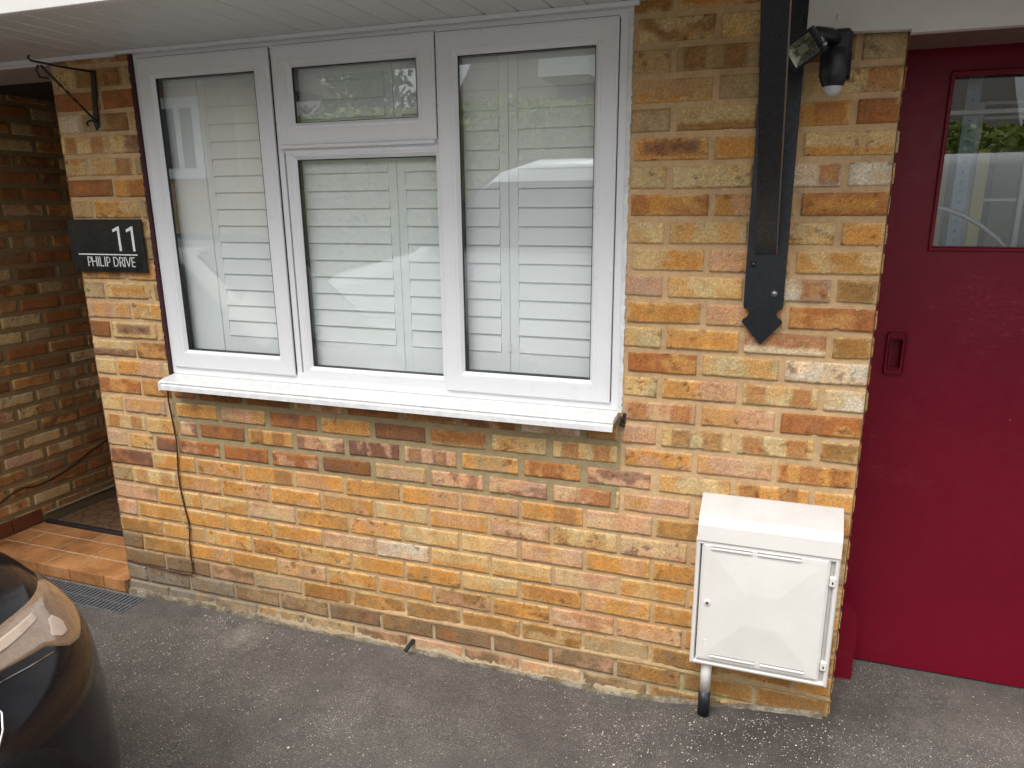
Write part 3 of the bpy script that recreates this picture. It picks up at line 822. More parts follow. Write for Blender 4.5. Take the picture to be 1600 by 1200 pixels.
# sill: sloping uPVC nosing
b = MB()
prof = [(.02, -.944), (.002, -.946), (-.062, -.955), (-.073, -.9575), (-.077, -.962), (-.076, -.966), (-.0745, -.968), (-.079, -.974), (-.080, -.990), (-.076, -.990), (-.070, -.972), (-.05, -.970), (.02, -.962)]
b.prism(prof, 0, -2.412, -.688)
b.v = b.v
sill = b.build('sill', M['sillw'], window)
b = MB(); b.prism([(.004, -.944), (-.063, -.9535), (-.076, -.959), (-.082, -.964), (-.0825, -.993), (.004, -.978)], 0, -2.4185, -2.4125); b.build('sill_end_cap', M['upvc'], window)
b = MB()
for i in range(14): 
    x = -.684 + rr.random() * .012; z = -.955 - rr.random() * .04; s_ = .004 + rr.random() * .007
    b.box(x, x + s_, -.006 - rr.random() * .012, .01, z, z + s_, .001)
b.build('broken_mortar', M['mortar'].copy() if False else M['cabled'], window)

# ------------------------------------------------------------------ shutters inside
sh = empty('window_shutter', (-1.5, .11, -1.0), 'pale grey-green plantation shutters closed behind the window glass', 'shutters')
SK = (2.1863 + .056) / (2.1863 + .1)
def sk(x): return -.2128 + (x + .2128) * SK
def skz(z): return -.3439 + (z + .3439) * SK
def louvre_panel(x0, x1, z0=-.93, z1=.19, st=.031, lo=-.803, pitch=.0577, zoff=0.0):
    b = MB(); y0, y1 = .052, .076; x0, x1, z0, z1, lo, pitch, st = sk(x0), sk(x1), z0, z1, skz(lo), pitch * SK, st * SK
    b.box(x0 + .0008, x0 + st, y0, y1, z0, z1, .0015); b.box(x1 - st, x1 - .0008, y0, y1, z0, z1, .0015)
    b.box(x0 + st, x1 - st, y0 + .001, y1, z0, lo + .004, .001); b.box(x0 + st, x1 - st, y0 + .001, y1, skz(.128), z1, .001)
    f = b.build('shutter_panel', M['shutter'], sh)
    b = MB(); z = lo + .002 + zoff; 
    while z < skz(.125):
        t = z + .066
        b.prism([(y0 - .0035, z + .0008), (y0 - .0025, z - .0006), (y0 + .001, z - .0002), (y0 + .0125, t), (y0 + .0065, t)], 0, x0 + st + .001, x1 - st - .001)
        z += pitch
    b.build('louvres', M['shutter'], f)
louvre_panel(-1.865, -1.470); louvre_panel(-1.470, -1.077); louvre_panel(-1.077, -.68); louvre_panel(-2.245, -1.869)
b = MB(); b.box(-2.45, sk(-2.2465), .050, .076, -.94, .19, .002); b.box(-2.45, -.66, .0765, .09, -.95, -.90); b.box(-2.45, -.66, .0765, .09, .12, .19)  # wide left board imitates a bright neighbour reflected in the glass; rest is frame
b.build('frame_and_reflection_board', M['shutter'], sh)
b = MB(); b.box(sk(-1.083), sk(-1.071), .0485, .0525, skz(-.80), skz(-.765), .0008); b.build('catch', M['upvc'], sh)

# ------------------------------------------------------------------ garage opening
b = MB()   # board over the garage, notch at the pier corner
b.prism([(-.2365, .075), (-.228, .068), (-.003, .060), (-.0025, .052), (2.6, .046), (2.6, .186), (-.2365, .186)], 1, -.05, -.022)
b.build('garage_fascia', M['fascia'], house)
b = MB(); b.lathe([(0, .004), (.0045, .0035), (.0065, .001), (.007, 0)], (-.167, -.05, .098), (0, -1, 0), 16); b.build('bolt_head', M['fascia'], house)
b = MB(); b.box(-.003, 2.6, -.0215, .20, .056, .186); b.build('garage_lintel', simple('pinkish_lintel', lin(120, 92, 84), .7), house)
# frame post and head
b = MB()
b.prism([(-.01, -1.96), (.074, -1.96), (.074, -1.66), (.066, -1.62), (.045, -1.59), (-.01, -1.59)], 1, .222, .3445)
b.build('door_guide', M['red'], house)
door = MB()
wx0, wx1, wz0, wz1 = .150, .95, -.468, .016
DY = .345
for (a, c, e, f) in ((-.12, .083, -1.852, .13), (.113, wx0, -1.852, .13), (.083, .113, -1.852, -.824), (.083, .113, -.736, .13), (wx1, 2.4, -1.852, .13)): door.box(a, c, DY, DY + .04, e, f)
door.box(wx0, wx1, DY, DY + .04, -1.852, wz0); door.box(wx0, wx1, DY, DY + .04, wz1, .13)
gd = door.build('garage_door', M['red'], house)
b = MB(); b.ring(wx0 - .002, wx1 + .002, wz0 - .002, wz1 + .002, [(0, DY + .002), (0, DY - .006), (.003, DY - .009), (.008, DY - .009), (.012, DY - .003), (.014, DY + .012)])
b.build('window_bead', M['red'], gd)
b = MB(); b.add([(wx0, DY + .014, wz0), (wx1, DY + .014, wz0), (wx1, DY + .014, wz1), (wx0, DY + .014, wz1)], [(0, 1, 2, 3)]); b.build('glass_pane', M['glassg'], gd, recalc=False)
b = MB(); b.box(2.35, 2.6, .2, .4, -1.9, .2); b.build('garage_pier', M['mortar'].copy(), house) if False else None
# flush pull
b = MB()
hx, hz = .098, -.780
def rr_poly(w_, h_, r, n=5):
    p = []
    for cx, cz, a0 in ((w_ / 2 - r, h_ / 2 - r, 0), (-w_ / 2 + r, h_ / 2 - r, 90), (-w_ / 2 + r, -h_ / 2 + r, 180), (w_ / 2 - r, -h_ / 2 + r, 270)):
        for k in range(n):
            a = math.radians(a0 + 90 * k / (n - 1)); p.append((cx + r * math.cos(a), cz + r * math.sin(a)))
    return p
def loft_y(b, rings):
    n = len(rings[0][0]); vs = []
    for poly, y in rings: vs += [(hx + p[0], y, hz + p[1]) for p in poly]
    fs = [(k * n + i, k * n + (i + 1) % n, (k + 1) * n + (i + 1) % n, (k + 1) * n + i) for k in range(len(rings) - 1) for i in range(n)]
    b.add(vs, fs + [tuple(range((len(rings) - 1) * n, len(rings) * n))])
def hourglass(p, w_, h_, q):
    return [(x * (1 - q * max(0, 1 - (abs(z) / (h_ / 2)) ** 2)), z) for x, z in p]
loft_y(b, [(rr_poly(.060, .134, .010), DY), (rr_poly(.060, .134, .010), DY - .007), (rr_poly(.055, .129, .009), DY - .013), (rr_poly(.050, .124, .008), DY - .013),
           (rr_poly(.048, .122, .008), DY - .0055), (rr_poly(.041, .1, .007), DY - .0055), (rr_poly(.038, .096, .007), DY - .013), (hourglass(rr_poly(.034, .092, .006), .034, .092, .25), DY - .013), (hourglass(rr_poly(.026, .084, .006), .026, .084, .25), DY + .026)])
b.build('handle', M['red'], gd)

# garage interior
b = MB()
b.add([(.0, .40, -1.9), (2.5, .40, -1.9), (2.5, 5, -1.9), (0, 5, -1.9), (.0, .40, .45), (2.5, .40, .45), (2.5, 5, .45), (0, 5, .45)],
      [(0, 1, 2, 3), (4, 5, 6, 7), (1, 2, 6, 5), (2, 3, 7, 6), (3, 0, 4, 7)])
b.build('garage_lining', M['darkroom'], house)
up = MB()
up.box(.235, .275, .60, .603, -1.85, .04); up.box(.235, .238, .603, .64, -1.85, .04)
for i in range(24):
    z = -.60 + i * .03
    up.lathe([(0, .0012), (.004, .001), (.0042, 0)], (.255, .60, z), (0, -1, 0), 10)
up.build('shelf_upright', M['galv'], None, (.255, .6, -1.9), 'slotted grey steel upright behind the garage door glass', 'shelf upright')
def lad(x, yy, label):
    e = empty('ladder', (x, yy, -1.9), label, 'ladder')
    for dx in (-.0, .15):
        q = MB(); q.box(x + dx, x + dx + .018, yy, yy + .04, -1.88, -.02, .002); q.build('stile', M['aluminium'], e)
    for z in (-1.6, -1.35, -1.1, -.85, -.6, -.33, -.075, -.03):
        q = MB(); q.box(x + .019, x + .149, yy + .008, yy + .03, z, z + .012, .002); q.build('rung', M['aluminium'], e)
lad(.30, .75, 'aluminium ladder standing behind the garage door glass')
b = MB(); b.box(.205, .225, .68, .70, -1.85, -.17, .001); b.build('timber_batten', M['yellow'], None, None, 'thin yellow batten left of the steel upright in the garage', 'timber', 'yellow timber in the garage')
b = MB(); b.box(.300, .335, .66, .675, -1.85, -.17, .001); b.build('timber_batten', M['yellow'], None, None, 'wide yellow board right of the steel upright in the garage', 'timber', 'yellow timber in the garage')
b = MB(); b.box(.40, .9, .9, .912, -1.85, -.15, .002); b.build('leaning_board', M['khaki'], None, None, 'khaki sheet board standing in the garage behind the ladder', 'board')
b = MB()
pts = [(.12 + .42 * math.sin(t), .5, -.92 + .58 * math.cos(t)) for t in [math.radians(a) for a in range(-30, 211, 8)]]
b.tube(pts, .007, 8); b.build('reflection_hoop', M['aluminium'], None, None, 'pale curved hoop standing in for a windscreen line mirrored in the garage glass', 'reflection_hoop')  # pale arc added to imitate a reflection in the door glass
b = MB(); b.box(.0, 2.2, .56, .585, -.075, -.062, .001); b.build('garage_rail', M['aluminium'], None, None, 'thin horizontal rail across the inside of the garage window', 'rail')
b = MB()
for z in (-.36, -.42): b.box(.02, .23, .70, .95, z - .012, z, .002)
b.build('shelf_board', M['galv'], None, None, 'grey metal shelves behind the garage door glass', 'shelf')

# ------------------------------------------------------------------ gallows bracket
gb = empty('gallows_bracket', (-.29, -.004, -.715), 'black painted gallows bracket with arrow-shaped foot holding up the canopy', 'bracket')
b = MB()
pc = -.289
def arc(cx, cz, r, a0, a1, n=7): return [(cx + r * math.cos(math.radians(a0 + (a1 - a0) * i / (n - 1))), cz + r * math.sin(math.radians(a0 + (a1 - a0) * i / (n - 1)))) for i in range(n)]
hw = .0525
right = [(hw, .186), (hw, -.605)] + arc(hw - .001, -.6275, .0145, 95, 265, 8) + [(hw + .0015, -.652), (0, -.714)]
poly = right + [(-x, z) for x, z in right[:-1][::-1]]
poly = [(pc + x + (0 if z < -.4 else .0), z) for x, z in poly]
# split the outline into strips so that every face is simple
L = right; vs = []; fs = []
for y in (-.0165, -.0085):
    for x, z in L: vs += [(pc - x, y, z), (pc + x, y, z)]
n = len(L)
for i in range(n - 1):
    a = 2 * i
    fs.append((a, a + 1, a + 3, a + 2) if i < n - 2 else (a, a + 1, a + 2))
    o_ = 2 * n
    fs.append((o_ + a, o_ + a + 1, o_ + a + 3, o_ + a + 2) if i < n - 2 else (o_ + a, o_ + a + 1, o_ + a + 2))
    fs.append((a, a + 2, o_ + a + 2, o_ + a)); fs.append((a + 1, a + 3, o_ + a + 3, o_ + a + 1))
b.add(vs, fs)
b.build('wall_plate', M['black'], gb)
b = MB(); b.box(pc - .03, pc + .03, -.0084, .004, -.6, .18); b.build('packing', M['dark'], gb)
b = MB()
sx0, sx1 = -.3195, -.2655
z0s = -.468
b.prism([(-.017, z0s), (-.68, z0s + .663), (-.68, z0s + .72), (-.62, z0s + .72), (-.017, z0s + .115)], 0, sx0, sx1)
b.build('strut', M['black'], gb)
b = MB(); b.prism([(-.0175, z0s - .0006), (-.68, z0s + .6624), (-.683, z0s + .6655), (-.0175, z0s + .004)], 0, sx1 - .0005, sx1 + .0025); b.build('edge_highlight', M['edge'], gb)  # brown highlight along the strut's edge, painted as a thin strip
for (x, z) in ((-.322, -.494), (-.262, -.571)):
    b = MB(); b.lathe([(0, .006), (.004, .0055), (.0065, .003), (.0085, .0015), (.009, 0)], (x, -.0165, z), (0, -1, 0), 14); b.build('bolt_head', M['steel'] if x > -.3 else M['black'], gb)

# ------------------------------------------------------------------ security light
sl = empty('security_light', (-.2, -.03, .06), 'black security floodlight with motion sensor under the garage fascia', 'security light')
b = MB()
b.box(-.20, -.13, -.085, -.0, .0, .068, .01)
b.tube([(-.165, -.06, .04), (-.185, -.10, .05), (-.212, -.125, .052), (-.228, -.135, .040)], .02, 12, rs=[.020, .018, .016, .015])
b.build('mounting_arm', M['blackpl'], sl)
b = MB()
F0 = Matrix.Translation((-.241, -.172, .009)) @ Matrix.Rotation(math.radians(-30), 4, 'Y') @ Matrix.Rotation(math.radians(-24), 4, 'Z') @ Matrix.Rotation(math.radians(12), 4, 'X') @ Matrix.Scale(1.32, 4)
vs = []
for (hw_, hh_, y) in ((.031, .024, 0), (.031, .024, .012), (.027, .021, .03), (.018, .015, .046)): vs += [(-hw_, y, -hh_), (hw_, y, -hh_), (hw_, y, hh_), (-hw_, y, hh_)]
# hollow front for the reflector
fr = [(-.024, 0, -.019), (.024, 0, -.019), (.024, 0, .019), (-.024, 0, .019)]
fs = [(i * 4 + j, i * 4 + (j + 1) % 4, i * 4 + 4 + (j + 1) % 4, i * 4 + 4 + j) for i in range(3) for j in range(4)] + [(12, 13, 14, 15)]
b.add(vs + fr, fs + [(j, (j + 1) % 4, 16 + (j + 1) % 4, 16 + j) for j in range(4)])
b.xform(F0)
head = b.build('lamp_head', M['blackpl'], sl)
b = MB(); b.add([(-.024, .0005, -.019), (.024, .0005, -.019), (.024, .0005, .019), (-.024, .0005, .019), (-.012, .014, -.008), (.012, .014, -.008), (.012, .014, .008), (-.012, .014, .008)],
                [(0, 1, 5, 4), (1, 2, 6, 5), (2, 3, 7, 6), (3, 0, 4, 7), (4, 5, 6, 7)])
b.xform(F0); b.build('reflector', simple('reflector', lin(176, 176, 160), .22, .8, var=.25, scale=90), head)
b = MB(); b.box(-.0085, .0085, .004, .008, -.0055, .0055); b.box(-.005, .005, .0035, .0038, -.003, .003); b.xform(F0); b.build('led', simple('led_chip', lin(120, 122, 96), .4), head)
b = MB(); b.box(.029, .033, .012, .02, -.01, .0, .001); b.lathe([(0, .006), (.004, .005), (.005, 0)], (.03, .014, -.014), (1, 0, 0), 12); b.xform(F0); b.build('adjuster_screw', M['steel'], head)
b = MB()
b.lathe([(0, .0), (.024, .001), (.031, -.006), (.034, -.02), (.034, -.058), (.030, -.072), (.024, -.083), (.0215, -.084), (.0, -.084)], (-.166, -.085, .022), (0, 0, 1), 24)
b.box(-.135, -.129, -.095, -.06, -.05, .012, .003)
pir = b.build('sensor', M['blackpl'], sl)
b = MB(); b.lathe([(.0215, -.0841), (.0205, -.092), (.0165, -.100), (.009, -.1055), (.0, -.107)], (-.166, -.085, .022), (0, 0, 1), 20)
b.build('sensor_dome', simple('sensor_dome', (.55, .55, .58, 1), .4), pir)

# ------------------------------------------------------------------ name plate
pl = empty('house_sign', (-2.64, -.004, -.57), 'black slate house number plaque on the brick left of the window', 'sign')
b = MB(); b.box(-2.821, -2.467, -.0185, -.0075, -.565, -.373, .0015); pp = b.build('plaque', M['slate'], pl)
b = MB()
def stroke(b, pts, w_, y=-.0198, t=.0012):
    for (a, c) in zip(pts[:-1], pts[1:]):
        ax, az = a; bx, bz = c; L_ = math.hypot(bx - ax, bz - az); nx, nz = -(bz - az) / L_ * w_ / 2, (bx - ax) / L_ * w_ / 2
        ex, ez = (bx - ax) / L_ * w_ * .12, (bz - az) / L_ * w_ * .12
        b.prism([(ax + nx - ex, az + nz - ez), (ax - nx - ex, az - nz - ez), (bx - nx + ex, bz - nz + ez), (bx + nx + ex, bz + nz + ez)], 1, y, y + t)
def one(x, z0, h):
    b.prism([(x, z0), (x + .0105, z0), (x + .0105, z0 + h), (x + .0055, z0 + h), (x - .0235, z0 + h - .012), (x - .021, z0 + h - .021), (x, z0 + h - .0135)], 1, -.0198, -.0186)
one(-2.580, -.487, .089); one(-2.515, -.487, .089)
b.box(-2.786, -2.498, -.0198, -.0186, -.5025, -.4985)
def letters(txt, x, z, h, w_):
    sp = .0075
    def cur(pts): stroke(b, pts, w_)
    for ch in txt:
        if ch == ' ': x += .014; continue
        if ch == 'P':
            cur([(x, z), (x, z + h)]); r = h * .27
            cur([(x, z + h - w_ / 2)] + [(x + .007 + r * math.cos(t) * .9, z + h - w_ / 2 - r + r * math.sin(t)) for t in [math.radians(a) for a in range(90, -91, -20)]] + [(x, z + h - w_ / 2 - 2 * r)]); x += .0205
        elif ch == 'H': cur([(x, z), (x, z + h)]); cur([(x + .021, z), (x + .021, z + h)]); cur([(x, z + h * .52), (x + .021, z + h * .52)]); x += .021 + .0095
        elif ch == 'I': cur([(x, z), (x, z + h)]); x += .0095
        elif ch == 'L': cur([(x, z + h), (x, z + w_ / 2), (x + .0145, z + w_ / 2)]); x += .0145 + .0085
        elif ch == 'D':
            r = h / 2 - w_ / 2
            cur([(x, z), (x, z + h)]); cur([(x, z + h - w_ / 2)] + [(x + .006 + r * .92 * math.cos(t), z + h / 2 + r * math.sin(t)) for t in [math.radians(a) for a in range(90, -91, -15)]] + [(x, z + w_ / 2)]); x += .0295
        elif ch == 'R':
            cur([(x, z), (x, z + h)]); r = h * .25
            cur([(x, z + h - w_ / 2)] + [(x + .006 + r * math.cos(t), z + h - w_ / 2 - r + r * math.sin(t)) for t in [math.radians(a) for a in range(90, -91, -20)]] + [(x, z + h - w_ / 2 - 2 * r)])
            cur([(x + .007, z + h * .46), (x + .018, z)]); x += .0225
        elif ch == 'V': cur([(x - .002, z + h), (x + .009, z), (x + .020, z + h)]); x += .0265
        elif ch == 'E':
            cur([(x, z), (x, z + h)])
            for q in (w_ / 2, h * .5, h - w_ / 2): cur([(x, z + q), (x + .0135, z + q)])
            x += .02
    return x
letters('PHILIP DRIVE', -2.744, -.5445, .0355, .0033)
b.build('lettering', M['lettering'], pl)
for x, z in ((-2.478, -.384), (-2.478, -.555), (-2.81, -.384), (-2.81, -.555)):
    b = MB(); b.lathe([(0, .0015), (.003, .001), (.0032, 0)], (x, -.0185, z), (0, -1, 0), 10); b.build('fixing_screw', M['blackpl'], pl)

# ------------------------------------------------------------------ hanging basket bracket
hb = empty('hanging_basket_bracket', (-2.61, -.004, -.06), 'empty black iron hanging basket bracket above the house number sign', 'bracket')
b = MB(); b.prism([(-2.608, .135), (-2.588, .133), (-2.606, -.045), (-2.619, -.064), (-2.627, -.045)], 1, -.011, -.005); b.build('back_plate', M['iron'], hb)
b = MB(); b.tube([(-2.60, -.011, .130), (-2.61, -.12, .129), (-2.615, -.228, .131), (-2.615, -.238, .138), (-2.615, -.232, .146)], .0038, 8); b.build('arm', M['iron'], hb)
b = MB()
P1, P2 = Vector((-2.615, -.195, .122)), Vector((-2.612, -.011, -.035))
pts = []; rs = []
for i in range(41):
    t = i / 40; pts.append(P1.lerp(P2, t)); rs.append(.0042 + (.0018 * math.sin((t - .3) / .4 * 6 * math.pi) if .3 < t < .7 else 0))
b.tube([(-2.615, -.175, .085), (-2.615, -.205, .085), (-2.615, -.215, .105), (-2.615, -.205, .121)] , .0035, 8)
b.tube(pts, .004, 8, rs=rs)
b.tube([(-2.612, -.012, -.035), (-2.63, -.02, -.03), (-2.648, -.02, -.037), (-2.652, -.014, -.046)], .004, 8)
b.build('twisted_brace', M['iron'], hb)

# ------------------------------------------------------------------ gas meter box
mb_ = empty('meter_box', (-.22, -.05, -1.72), 'white plastic gas meter box fixed low on the brick pier beside the red door', 'meter box')
BX0, BX1, FYb = -.4225, -.0245, -.098
b = MB()
# body with sloped hood and front rim
def sect(x): return x
bodyp = [(-.004, -1.176), (-.010, -1.1745), (-.082, -1.219), (-.098, -1.235), (-.100, -1.282), (-.0935, -1.289)]
b.prism([(-.004, -1.1755), (-.012, -1.1745), (-.080, -1.2165), (-.0925, -1.224), (-.1005, -1.240), (-.1035, -1.287), (-.060, -1.2875), (-.004, -1.2875)], 0, BX0 + .004, BX1 - .002)
b.build('hood', [M['box']], mb_)
b = MB(); b.prism([(-.0035, -1.1735), (-.0125, -1.1728), (-.0795, -1.2145), (-.083, -1.2185), (-.0785, -1.2162), (-.012, -1.1749)], 0, BX0 + .0035, BX1 - .0015); b.build('hood_top', M['boxtop'], mb_)
b = MB()
b.ring(BX0, BX1, -1.705, -1.2878, [(.004, -.004), (0, -.006), (0, FYb + .010), (.003, FYb + .003), (.009, FYb), (.012, FYb + .0006), (.014, FYb + .006), (.016, FYb + .012), (.016, FYb + .02)])
b.prism([(BX1 - .016, -1.70), (BX1 - .004, -1.70), (BX1 - .004, -1.29), (BX1 - .016, -1.29)], 1, FYb + .012, -.05)
b.build('case', M['box'], mb_)
# door: slightly pyramidal panel
dx0, dx1, dz0, dz1 = BX0 + .0185, BX1 - .026, -1.6875, -1.2925
b = MB(); nx, nz = 44, 44; vs = []; y0 = FYb - .002
for i in range(nx + 1):
    for j in range(nz + 1):
        a, c = i / nx, j / nz; x = dx0 + a * (dx1 - dx0); z = dz0 + c * (dz1 - dz0)
        e = min(a, 1 - a) * 2; f_ = min(c, 1 - c) * 2
        q = min(e, f_ * 1.0); y = y0 - .0075 * min(1, max(0, (q - .12) / .62))
        if q == 0: y = y0 + .006
        elif q < .06: y = y0 + .0006
        vs.append((x, y, z))
fs = [(i * (nz + 1) + j, (i + 1) * (nz + 1) + j, (i + 1) * (nz + 1) + j + 1, i * (nz + 1) + j + 1) for i in range(nx) for j in range(nz)]
b.add(vs, fs); mdoor = b.build('door', M['box'], mb_)
b = MB()
def lip(x0, x1, z):
    b.prism([(y0 + .001, z - .0035), (y0 - .0055, z - .003), (y0 - .006, z - .0005), (y0 - .0045, z + .003), (y0 + .001, z + .0045)], 0, x0, x1)
for q in ((-.377, -.262, -1.3085), (-.247, -.128, -1.3085), (-.362, -.231, -1.6635), (-.215, -.092, -1.6635)):
    b = MB(); lip(*q); b.build('vent_lip', M['box'], mdoor)
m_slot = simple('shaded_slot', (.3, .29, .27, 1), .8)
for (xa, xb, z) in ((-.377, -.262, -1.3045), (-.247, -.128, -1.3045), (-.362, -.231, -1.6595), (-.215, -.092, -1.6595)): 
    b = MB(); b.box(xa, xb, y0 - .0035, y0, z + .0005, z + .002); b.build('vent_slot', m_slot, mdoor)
b = MB(); b.lathe([(.0095, 0), (.0095, .003), (.008, .004), (.005, .004)], (-.379, y0, -1.488), (0, -1, 0), 20); b.build('lock', M['box'], mdoor)
b = MB(); b.lathe([(.005, .0035), (.003, .003), (0, .003)], (-.379, y0, -1.488), (0, -1, 0), 16); b.build('lock_core', M['steel'], mdoor)
b = MB()
pts = [(-.379 + .0085 * math.cos(t), y0 - .0006, -1.622 + .0085 * math.sin(t)) for t in [2 * math.pi * k / 20 for k in range(21)]]
b.tube(pts, .0007, 6); 
pts = [(-.379 + .0045 * math.cos(t), y0 - .0006, -1.622 + .0045 * math.sin(t)) for t in [math.radians(a) for a in range(50, 361, 20)]]
b.tube(pts + [(-.379, y0 - .0006, -1.622)], .0007, 6)
b.build('gas_emblem', M['box'], mdoor)
for z in (-1.362, -1.632):
    b = MB(); b.box(BX1 - .025, BX1 - .008, y0 - .003, y0 + .012, z - .014, z + .014, .002); h_ = b.build('hinge', M['box'], mb_)
    b = MB(); b.box(BX1 - .0185, BX1 - .0145, y0 - .0036, y0 - .001, z - .006, z + .002); b.build('hinge_pin', M['blackpl'], h_)
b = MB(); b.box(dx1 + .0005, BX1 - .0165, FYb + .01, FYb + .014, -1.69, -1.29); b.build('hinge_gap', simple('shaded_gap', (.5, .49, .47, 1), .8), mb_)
# bracket lug on the rim beside the door
pi = empty('gas_riser_pipe', (-.371, -.062, -1.87), 'pale pipe with a black sleeved foot under the meter box', 'pipe')
b = MB(); b.tube([(-.372, -.062, -1.815), (-.372, -.062, -1.70)], .0165, 20); b.build('pipe', M['pipew'], pi)
b = MB(); b.tube([(-.3725, -.062, -1.90), (-.3725, -.062, -1.8145)], .0185, 20); b.build('sleeve', M['blackpl'], pi)

# ------------------------------------------------------------------ cables and stub
cb = MB()
pts = [(-2.457, -.003, -.985), (-2.453, -.010, -1.05), (-2.450, -.0075, -1.12), (-2.443, -.0075, -1.22), (-2.452, -.008, -1.33), (-2.455, -.0075, -1.41), (-2.444, -.0075, -1.50), (-2.434, -.0075, -1.575),
       (-2.444, -.0075, -1.65), (-2.447, -.0075, -1.73), (-2.444, -.0080, -1.765), (-2.446, -.009, -1.785), (-2.456, -.009, -1.796), (-2.475, -.009, -1.797), (-2.56, -.010, -1.795), (-2.68, -.008, -1.792), (-2.79, -.008, -1.782)]
def smooth_path(p, n=6):
    out = []
    for i in range(len(p) - 1):
        p0, p1, p2, p3 = [Vector(p[max(0, min(len(p) - 1, i + k))]) for k in (-1, 0, 1, 2)]
        for j in range(n):
            t = j / n; out.append(.5 * ((2 * p1) + (p2 - p0) * t + (2 * p0 - 5 * p1 + 4 * p2 - p3) * t * t + (3 * p1 - p0 - 3 * p2 + p3) * t ** 3))
    return out + [Vector(p[-1])]
cb.tube(smooth_path(pts), .0032, 8)
cab = cb.build('wall_cable', M['cable'], None, (-2.45, -.006, -1.8), 'thin brown cable running from the window sill down the brick wall', 'cable')
for x, z in ((-2.436, -1.582), (-2.446, -1.738)):
    b = MB(); b.box(x - .009, x + .004, -.0125, -.004, z - .004, z + .004, .001); b.build('cable_clip', M['steel'], cab)
b = MB()
b.tube(smooth_path([(SX + .008, .0, -1.80), (SX + .009, .12, -1.72), (SX + .012, .25, -1.675), (SX + .009, .36, -1.69), (SX + .009, .55, -1.655), (SX + .008, .7, -1.60), (SX + .008, 1.0, -1.52)]), .004, 8)
b.build('porch_cable', M['cabled'], None, None, 'dark cable sagging along the shaded porch side wall', 'cable')
b = MB(); b.tube([(-1.437, .004, -1.893), (-1.441, -.025, -1.900), (-1.447, -.05, -1.912)], .0085, 14, cap=False); b.tube([(-1.4465, -.04, -1.908), (-1.4472, -.049, -1.9115)], .007, 12)
b.build('overflow_pipe', M['copper'], None, None, 'short metal pipe stub poking out of the wall base at the tarmac', 'pipe')

# ------------------------------------------------------------------ doorstep, mat, drain
b = MB(); b.box(SX + .004, LW - .004, .012, .345, -1.99, -1.8885); b.box(SX + .004, LW - .03, -.006, .0118, -1.99, -1.8885); stp = b.build('doorstep', M['grout'], house)
b = MB(); TS = .148; yy = .0; row = 0
while yy < .33:
    xs = SX + .012 - (.074 if row % 2 else 0)
    while xs < LW - .02:
        a, c = max(xs, SX + .008), min(xs + TS * 1.45 - .007, LW - .012)
        if c - a > .02: b.box(a, c, yy + (.002 if row else -.006), min(yy + TS * .85 - .006, .335), -1.8884, -1.8865 + random.Random(int(xs * 999)).uniform(-.0006, .0006), .002)
        xs += TS * 1.45
    yy += TS * .85; row += 1
b.build('floor_tiles', M['tile'], stp)
b = MB(); xs = SX + .01
while xs < LW - .02:
    c = min(xs + .2, LW - .014); b.box(xs, c - .004, -.0135, -.0062, -1.940, -1.8845, .0015); xs += .2
b.build('riser_tiles', M['tile'], stp)
b = MB(); yv = -.02
while yv < .33:
    b.box(SX + .004, SX + .014, yv + .002, min(yv + .198, .34), -1.882, -1.812, .002); yv += .2
b.build('skirting_tiles', simple('dark_red_tile', lin(112, 62, 40), .5, var=.2), stp)
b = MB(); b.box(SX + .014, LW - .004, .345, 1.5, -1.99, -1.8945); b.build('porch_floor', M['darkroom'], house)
b = MB(); b.box(SX + .02, LW - .006, .338, .362, -1.90, -1.872, .004); b.build('threshold', M['threshold'], house)
b = MB()
b.box(SX + .06, LW - .006, .364, 1.2, -1.894, -1.880, .004); b.build('door_mat', M['coir'], None, None, 'brown coir mat lying in the dark porch behind the tiled step', 'door mat')
b = MB(); b.box(SX - .004, SX + .018, .36, 1.5, -1.85, -1.842, .002); b.build('ledge_trim', simple('pale_ledge', lin(150, 140, 126), .8), house)

dr = empty('drain_channel', (-3.0, -.09, -1.945), 'grey slotted drain grating set in the tarmac before the tiled step', 'drain')
b = MB()
b.box(-3.30, -2.700, -.036, -.030, -1.99, -1.9335, .001); b.box(-3.30, -2.700, -.165, -.159, -1.99, -1.9335, .001); b.box(-2.706, -2.700, -.159, -.036, -1.99, -1.9335, .001)
b.build('channel', M['drain'], dr)
b = MB(); x = -3.30
while x < -2.712: b.box(x, x + .010, -.158, -.037, -1.952, -1.9355, .001); x += .021
b.box(-3.30, -2.707, -.1, -.094, -1.957, -1.9375); b.build('grating', M['drain'], dr)
b = MB(); b.box(-3.30, -2.706, -.159, -.036, -1.985, -1.972); b.build('channel_bed', M['dark'], dr)

# ------------------------------------------------------------------ ground
def gh(x, y):
    k = sst(-.75, .1, x) * (sst(-3.5, -.9, y)); return .082 * k
xs = np.unique(np.round(np.concatenate([np.linspace(-60, -6, 12), np.arange(-6, 4.001, .08), np.linspace(4, 60, 12)]), 4))
ys = np.unique(np.round(np.concatenate([np.linspace(-60, -6, 12), np.arange(-6, .6, .08), [.6, 1.5, 6, 30, 60]]), 4))
XX, YY = np.meshgrid(xs, ys, indexing='ij')
ZZ = gh(XX, YY) - ZO + (fbm(XX * 1.5 + 40, YY * 1.5 + 40, 3) - .5) * .012 * (np.abs(XX) < 8) 
ZZ = np.where((XX < LW + .05) & (YY > -.03), -1.975, ZZ)        # the porch slab lies here
ZZ = np.where((XX < -2.70) & (XX > -3.32) & (YY > -.2), -1.99, ZZ)
V = np.stack([XX, YY, ZZ], -1).reshape(-1, 3)
ii, jj = np.meshgrid(np.arange(len(xs) - 1), np.arange(len(ys) - 1), indexing='ij'); i0 = (ii * len(ys) + jj).ravel()
